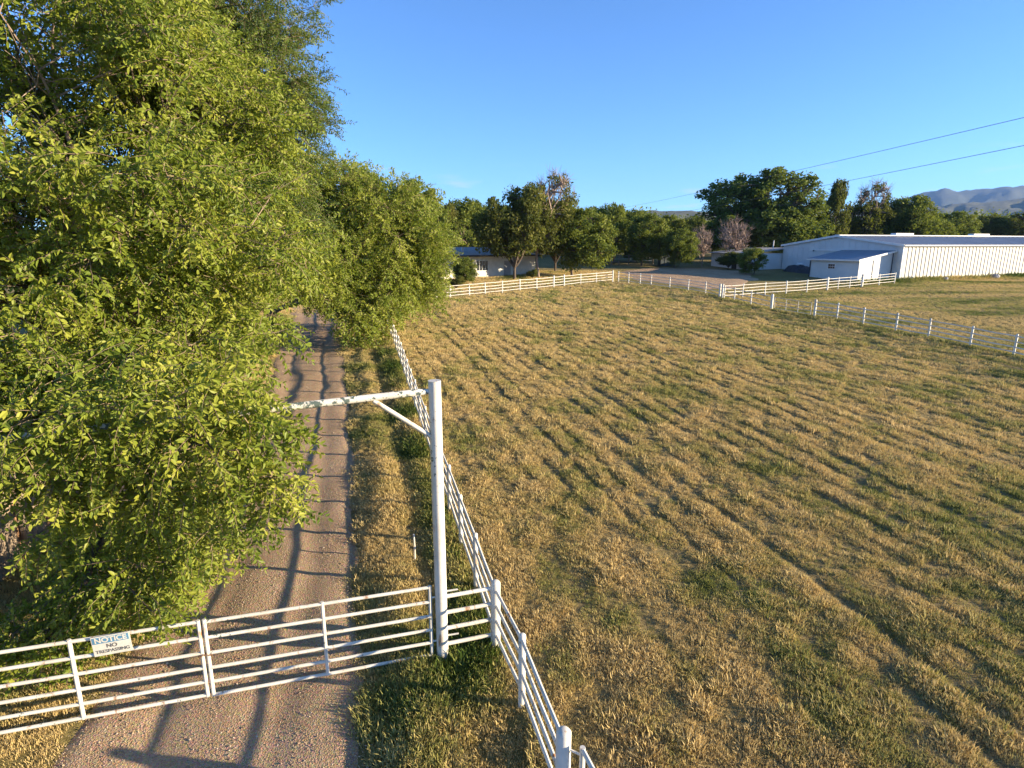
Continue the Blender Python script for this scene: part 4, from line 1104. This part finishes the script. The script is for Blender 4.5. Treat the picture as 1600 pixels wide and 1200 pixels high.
for a in [
    ('elm', 803, 68, 280, 138, "dark elm with one straight trunk standing before the white house"),
    ('sparse', 856, 71, 268, 130, "tall elm with bare grey twigs at its top, right of the house"),
    ('round', 905, 73, 318, 118, "leaning elm with sunlit right side behind the far fence corner"),
    ('elm', 868, 79, 305, 100, "elm standing behind the one with bare top twigs"),
    ('tall', 722, 88, 308, 110, "dark green tree right behind the white house roof"),
    ('tall', 955, 92, 316, 80, "upright green tree behind the leaning elm, left of wire fence"),
    ('round', 1012, 88, 328, 74, "round green tree beside the small blue-grey shed, on its left"),
    ('round', 1062, 84, 352, 62, "short bushy tree just right of the small blue-grey shed"),
    ('round', 1040, 108, 331, 80, "pale green tree showing above the small blue-grey shed"),
    ('tall', 1085, 112, 335, 60, "narrow green tree left of the big cottonwood"),
    ('dead', 1098, 86, 350, 44, "small grey leafless tree left of the pinkish dead tree"),
    ('cotton', 1192, 97, 262, 185, "huge spreading cottonwood towering behind the barn's left end"),
    ('dead', 1150, 88, 337, 62, "pinkish leafless tree in front of the huge cottonwood"),
    ('column', 1312, 100, 281, 52, "dark narrow tree right of the huge cottonwood, behind the barn"),
    ('sparse', 1362, 103, 283, 100, "half-bare grey tree behind the middle of the barn roof"),
    ('round', 1425, 104, 298, 95, "leafy tree right of the half-bare one, behind the barn roof"),
    ('round', 1270, 118, 342, 70, "low green tree in the gap right of the huge cottonwood"),
    ('round', 1490, 130, 325, 80, "dark tree below the mountain slope behind the barn roof"),
    ('elm', 1546, 134, 333, 74, "small dark tree second from the right edge behind the barn"),
    ('elm', 1596, 131, 328, 76, "dark tree at the right edge behind the barn"),
    ('tall', 560, 62, 262, 120, "tall green tree showing above the tree that leans over the drive"),
    ('round', 640, 66, 268, 110, "broad green tree above the far left end of the paddock fence"),
    ('tall', 925, 112, 322, 90, "tall green tree showing between the leaning elm and the upright tree behind"),
    ('tall', 985, 116, 326, 90, "broad green tree behind the old wire fence posts"),
    ('bush', 1000, 97, 358, 60, "bushy green tree left of the blue-grey shed, close to the ground"),
    ('tall', 770, 108, 318, 110, "tree crown rising over the middle of the white house roof"),
    ('tall', 830, 112, 312, 110, "tree crown behind the bare-topped elm"),
    ('bush', 940, 98, 352, 64, "bushy green tree behind the wooden posts of the wire fence"),
    ('round', 1120, 116, 338, 80, "green tree right behind the small grey leafless tree"),
    ('bush', 1240, 92, 330, 66, "sunlit bushy green tree under the right side of the huge cottonwood"),
    ('bush', 1385, 106, 330, 90, "green bushy crown just above the barn ridge under the half-bare tree"),
    ('bush', 1455, 118, 335, 80, "low bushy tree above the barn roof right of the leafy tree"),
    ('elm', 690, 84, 312, 60, "small dark tree left of the house roof"),
    ('tall', 1175, 75, 386, 56, "small round dark tree in the shade before the barn gable"),
]: plant_tree(*a)
for a in [
    ('round', 724, 62.5, 398, 44, "grey-green bushy shrub before the left part of the white house", "leafy_shrub"),
    ('elm', 712, 58.5, 430, 34, "low dark shrub between the far fence and the house", "leafy_shrub"),
    ('elm', 1140, 82, 392, 44, "dark shrub at the left end of the low annex", "leafy_shrub"),
    ('elm', 832, 69.3, 420, 22, "tiny bush at the foot of the elm with bare top twigs", "leafy_shrub"),
]: plant_tree(*a)
# distant wood closing the view, one mass
r = np.random.default_rng(55); ew = []
for k in range(110):
    X_ = r.uniform(-100, 210); Y_ = r.uniform(125, 185); h = r.uniform(6.5, 9.5)
    ew.append((X_, Y_, float(base_z(Y_)) + h * .45, r.uniform(4, 7), r.uniform(4, 7), h * .55))
cl = sample_clumps(r, ew, 4200, .6); per = 30; P = np.repeat(cl, per, 0); n = len(P)
P = P + r.normal(size=(n, 3)) * np.array([.9, .9, .7])
d1 = r.normal(size=(n, 3)); d1 /= np.linalg.norm(d1, axis=1, keepdims=True); d2 = np.cross(d1, r.normal(size=(n, 3))); d2 /= np.linalg.norm(d2, axis=1, keepdims=True)
s = r.uniform(.2, .45, n)[:, None]
cm = np_mesh("distant_wood", np.stack([P - d1 * s, P - d2 * s * .5, P + d1 * s, P + d2 * s * .5], 1).reshape(-1, 3), np.arange(n * 4).reshape(n, 4), M['leaf_green'])
a = cm.attributes.new("tint", 'FLOAT', 'POINT'); a.data.foreach_set("value", np.repeat(np.clip(.4 + np.repeat(r.normal(0, .2, len(cl)), per) + r.normal(0, .12, n), 0, 1), 4).astype(np.float32))
tag(link(bpy.data.objects.new("distant_wood", cm)), "distant green wood closing the view behind the barn and house", "wood", kind="stuff")

# ---------------------------------------------------------------- grass and stones
def tuft(name, seed, n, h, spread, w, bend, mat):
    r = np.random.default_rng(seed); V = []; F = []
    for k in range(n):
        a = r.uniform(0, 6.28); rr = spread * math.sqrt(r.random()); x, y = rr * math.cos(a), rr * math.sin(a)
        d = a + r.normal(0, .9); hh = h * r.uniform(.55, 1.2); bb = bend * hh * r.uniform(.4, 1.5)
        t = d + math.pi / 2 + r.normal(0, .6); wx, wy = w * math.cos(t) / 2, w * math.sin(t) / 2
        i = len(V)
        V += [(x - wx, y - wy, -.02), (x + wx, y + wy, -.02), (x + math.cos(d) * bb * .4 + wx * .8, y + math.sin(d) * bb * .4 + wy * .8, hh * .62), (x + math.cos(d) * bb * .4 - wx * .8, y + math.sin(d) * bb * .4 - wy * .8, hh * .62), (x + math.cos(d) * bb, y + math.sin(d) * bb, hh)]
        F += [(i, i + 1, i + 2, i + 3), (i + 3, i + 2, i + 4)]
    m = bpy.data.meshes.new(name); m.from_pydata(V, [], F); m.materials.append(mat); m.update(); return m
TUFT = [tuft("tuft_%d" % k, 400 + k, 26, 0.058, 0.085, 0.008, (.5, .8, .35, .65)[k], M['grass']) for k in range(4)]
def scatter(name, xr, yr, dens_fn, n, seed, size_fn, tint_fn, label=None):
    r = np.random.default_rng(seed)
    x = r.uniform(*xr, n); y = r.uniform(*yr, n)
    # wide in front, narrow near: drop what the lens could never come to see
    keep = (r.random(n) < dens_fn(x, y))
    x, y = x[keep], y[keep]; n = len(x)
    z = gz(x, y)
    o = instancer(name, TUFT, np.stack([x, y, z], -1), np.stack([r.normal(0, .12, n), r.normal(0, .12, n), r.uniform(0, 6.28, n)], -1), size_fn(x, y, r), r.integers(0, 4, n), tint_fn(x, y, r))
    return o
def fal(x, y, a=13.0, p=1.2): return np.minimum(1, (a / np.maximum(np.hypot(x, y), 1)) ** p)
def pad_dens(x, y):
    clump = np.clip(.78 + 1.0 * fbm(x * 1.6, y * 1.6, 2, 141), .3, 1)
    return in_paddock(x, y) * fal(x, y) * clump * (x < 34)
def pad_size(x, y, r):
    far = 1 + .022 * np.clip(np.hypot(x, y) - 10, 0, 45)
    return (.42 + .60 * rowv(x, y) + .8 * fbm(x / .45, y / .6, 2, 151)).clip(.25, 2) * r.lognormal(-.1, .32, len(x)).clip(.4, 2.1) * far
def pad_tint(x, y, r):
    u = x + ROW * y
    return np.clip(.45 - .27 * rowv(x, y) + .5 * np.clip(fbm(u / 1.4, y / 2.6, 3, 5) + .22 * fbm(x / 9, y / 9, 2, 7), -.25, 1) + .006 * np.clip(x, 0, 25) + .5 * fbm(x * 1.4, y * 1.1, 2, 161) + r.normal(0, .16, len(x)), 0, .76)
tag(scatter("paddock_grass", (-11, 34), (1.5, 64), pad_dens, 900000, 61, pad_size, pad_tint), "mown straw coloured grass of the fenced paddock", "grass")
def verge_dens(x, y):
    d, hw = drive_d(x, y); out = np.abs(d) - hw
    ok = ~in_paddock(x, y) & (x < LFX(y) + .3) & (out > -.10 + .75 * fbm(x * 1.1, y * .8, 3, 171)) & (x > -16 - .2 * y)
    return ok * fal(x, y, 14, 1.1)
def verge_size(x, y, r):
    post = np.exp(-(np.hypot(x - GPST[0] - .45, y - GPST[1] + .35) / .65) ** 2)
    strip = np.exp(-((x - LFX(y) + .35) / .4) ** 2)
    far = 1 + .022 * np.clip(np.hypot(x, y) - 10, 0, 45)
    return 1.4 * (.72 + 1.0 * post + .75 * strip * (y > GPST[1]) + .8 * fbm(x / 1.3, y / 1.3, 2, 181)).clip(.4, 4) * r.uniform(.7, 1.35, len(x)) * far
def verge_tint(x, y, r):
    post = np.exp(-(np.hypot(x - GPST[0] - .5, y - GPST[1] + .35) / .7) ** 2)
    strip = np.exp(-((x - LFX(y) + .35) / .45) ** 2)
    return np.clip(.29 + .40 * post + .28 * strip * (.35 + .65 * (y > GPST[1])) + .9 * fbm(x / 1.6, y / 1.6, 2, 191) + r.normal(0, .12, len(x)), 0, 1)
tag(scatter("verge_grass", (-22, 3), (3, 52), verge_dens, 190000, 62, verge_size, verge_tint), "rough green and brown grass on both verges of the drive", "grass")
def field_dens(x, y):
    wall = (x - A.x) * -bv.x + (y - A.y) * -bv.y          # in front of the ribbed wall
    return (~in_paddock(x, y)) * (x > RFX(y) + .1) * (wall > 0.1) * (.85 if True else 0) * (y < 75)
def wallstrip(x, y):
    w = -((x - A.x) * bv.x + (y - A.y) * bv.y); return np.exp(-(w / .9) ** 2) * ((x - A.x) * bu.x + (y - A.y) * bu.y > -7)
tag(scatter("field_grass", (18, 66), (22, 74), field_dens, 60000, 63,
            lambda x, y, r: (1.3 + 5.5 * wallstrip(x, y)) * r.uniform(.7, 1.4, len(x)),
            lambda x, y, r: np.clip(.42 + .38 * wallstrip(x, y) + .9 * fbm(x / 5, y / 2, 2, 201) + r.normal(0, .1, len(x)), 0, 1)), "short green and straw grass of the field before the barn", "grass")
def fence_dens(x, y): return (np.exp(-((x - RFX(y)) / .45) ** 2) * (y < 62) * (y > 20))
tag(scatter("fence_weeds", (8, 29), (20, 62), fence_dens, 60000, 64, lambda x, y, r: r.uniform(1.2, 3.2, len(x)), lambda x, y, r: np.clip(r.normal(.62, .18, len(x)), 0, 1)), "tall weeds growing along the foot of the right paddock fence", "weeds")
def yard_dens(x, y):
    return (y > BFY(x) + .2) * (~in_paddock(x, y)) * (x < RFX(np.minimum(y, 62)) + 2) * (y > 44)
tag(scatter("yard_grass", (-30, 14), (44, 80), yard_dens, 30000, 65, lambda x, y, r: r.uniform(1.2, 3.0, len(x)), lambda x, y, r: np.clip(.3 + .9 * fbm(x / 3, y / 3, 2, 211) + r.normal(0, .12, len(x)), 0, 1)), "rough dry grass around the white house", "grass")
# loose stones on the drive
PEB = []
for k in range(3):
    bm = bmesh.new(); bmesh.ops.create_icosphere(bm, subdivisions=1, radius=.5); rr = random.Random(k)
    for v in bm.verts: v.co = Vector((v.co.x * 1.2, v.co.y, v.co.z * .65)) * rr.uniform(.8, 1.2)
    me = bpy.data.meshes.new("pebble_%d" % k); bm.to_mesh(me); bm.free(); me.materials.append(None); PEB.append(me)
def peb_mat():
    m, ns, ls, p = new_mat('loose_gravel')
    a = node(ns, "ShaderNodeAttribute", attribute_name="tint", attribute_type='INSTANCER')
    rmp = ramp(ns, ls, a.outputs['Fac'], [(0, (.20, .135, .085)), (.5, (.41, .29, .185)), (1, (.56, .46, .34))])
    ls.new(rmp.outputs[0], p.inputs['Base Color']); p.inputs['Roughness'].default_value = .9; return m
pm = peb_mat()
for me in PEB: me.materials[0] = pm
r = np.random.default_rng(66); n = 70000
y = 3 + 30 * r.random(n) ** 1.6; t = r.uniform(-1.1, 1.1, n)
cx = np.interp(y, DRV[:, 1], DRV[:, 0]); hw = np.interp(y, DRV[:, 1], DHW); x = cx + t * hw
kp = r.random(n) < np.clip(.6 + 1.2 * fbm(x / .8, y / .8, 2, 221), .08, 1) * (1 - .8 * np.exp(-((np.abs(x - cx) - .75) / .3) ** 2))
x, y = x[kp], y[kp]; n = len(x)
tag(instancer("loose_stones", PEB, np.stack([x, y, gz(x, y, False) + .014], -1), r.uniform(0, 6.28, (n, 3)) * np.array([.1, .1, 1]), r.lognormal(-4.55, .42, n).clip(.005, .045), r.integers(0, 3, n), r.random(n)), "loose gravel stones strewn over the drive", "gravel")

# ---------------------------------------------------------------- the air: pale haze that blues the far hills
mb = MB(); mb.box((0, 0, 380), (17400, 17400, 840))
hm, ns, ls, p = new_mat('haze_air')
ns.remove(p)
pv = node(ns, "ShaderNodeVolumePrincipled")
pv.inputs['Color'].default_value = (0.26, 0.48, 0.95, 1); pv.inputs['Density'].default_value = 0.000065; pv.inputs['Anisotropy'].default_value = 0.0
ls.new(pv.outputs[0], ns["Material Output"].inputs['Volume'])
hz = mb.build("haze", hm)
tag(hz, kind="stuff")
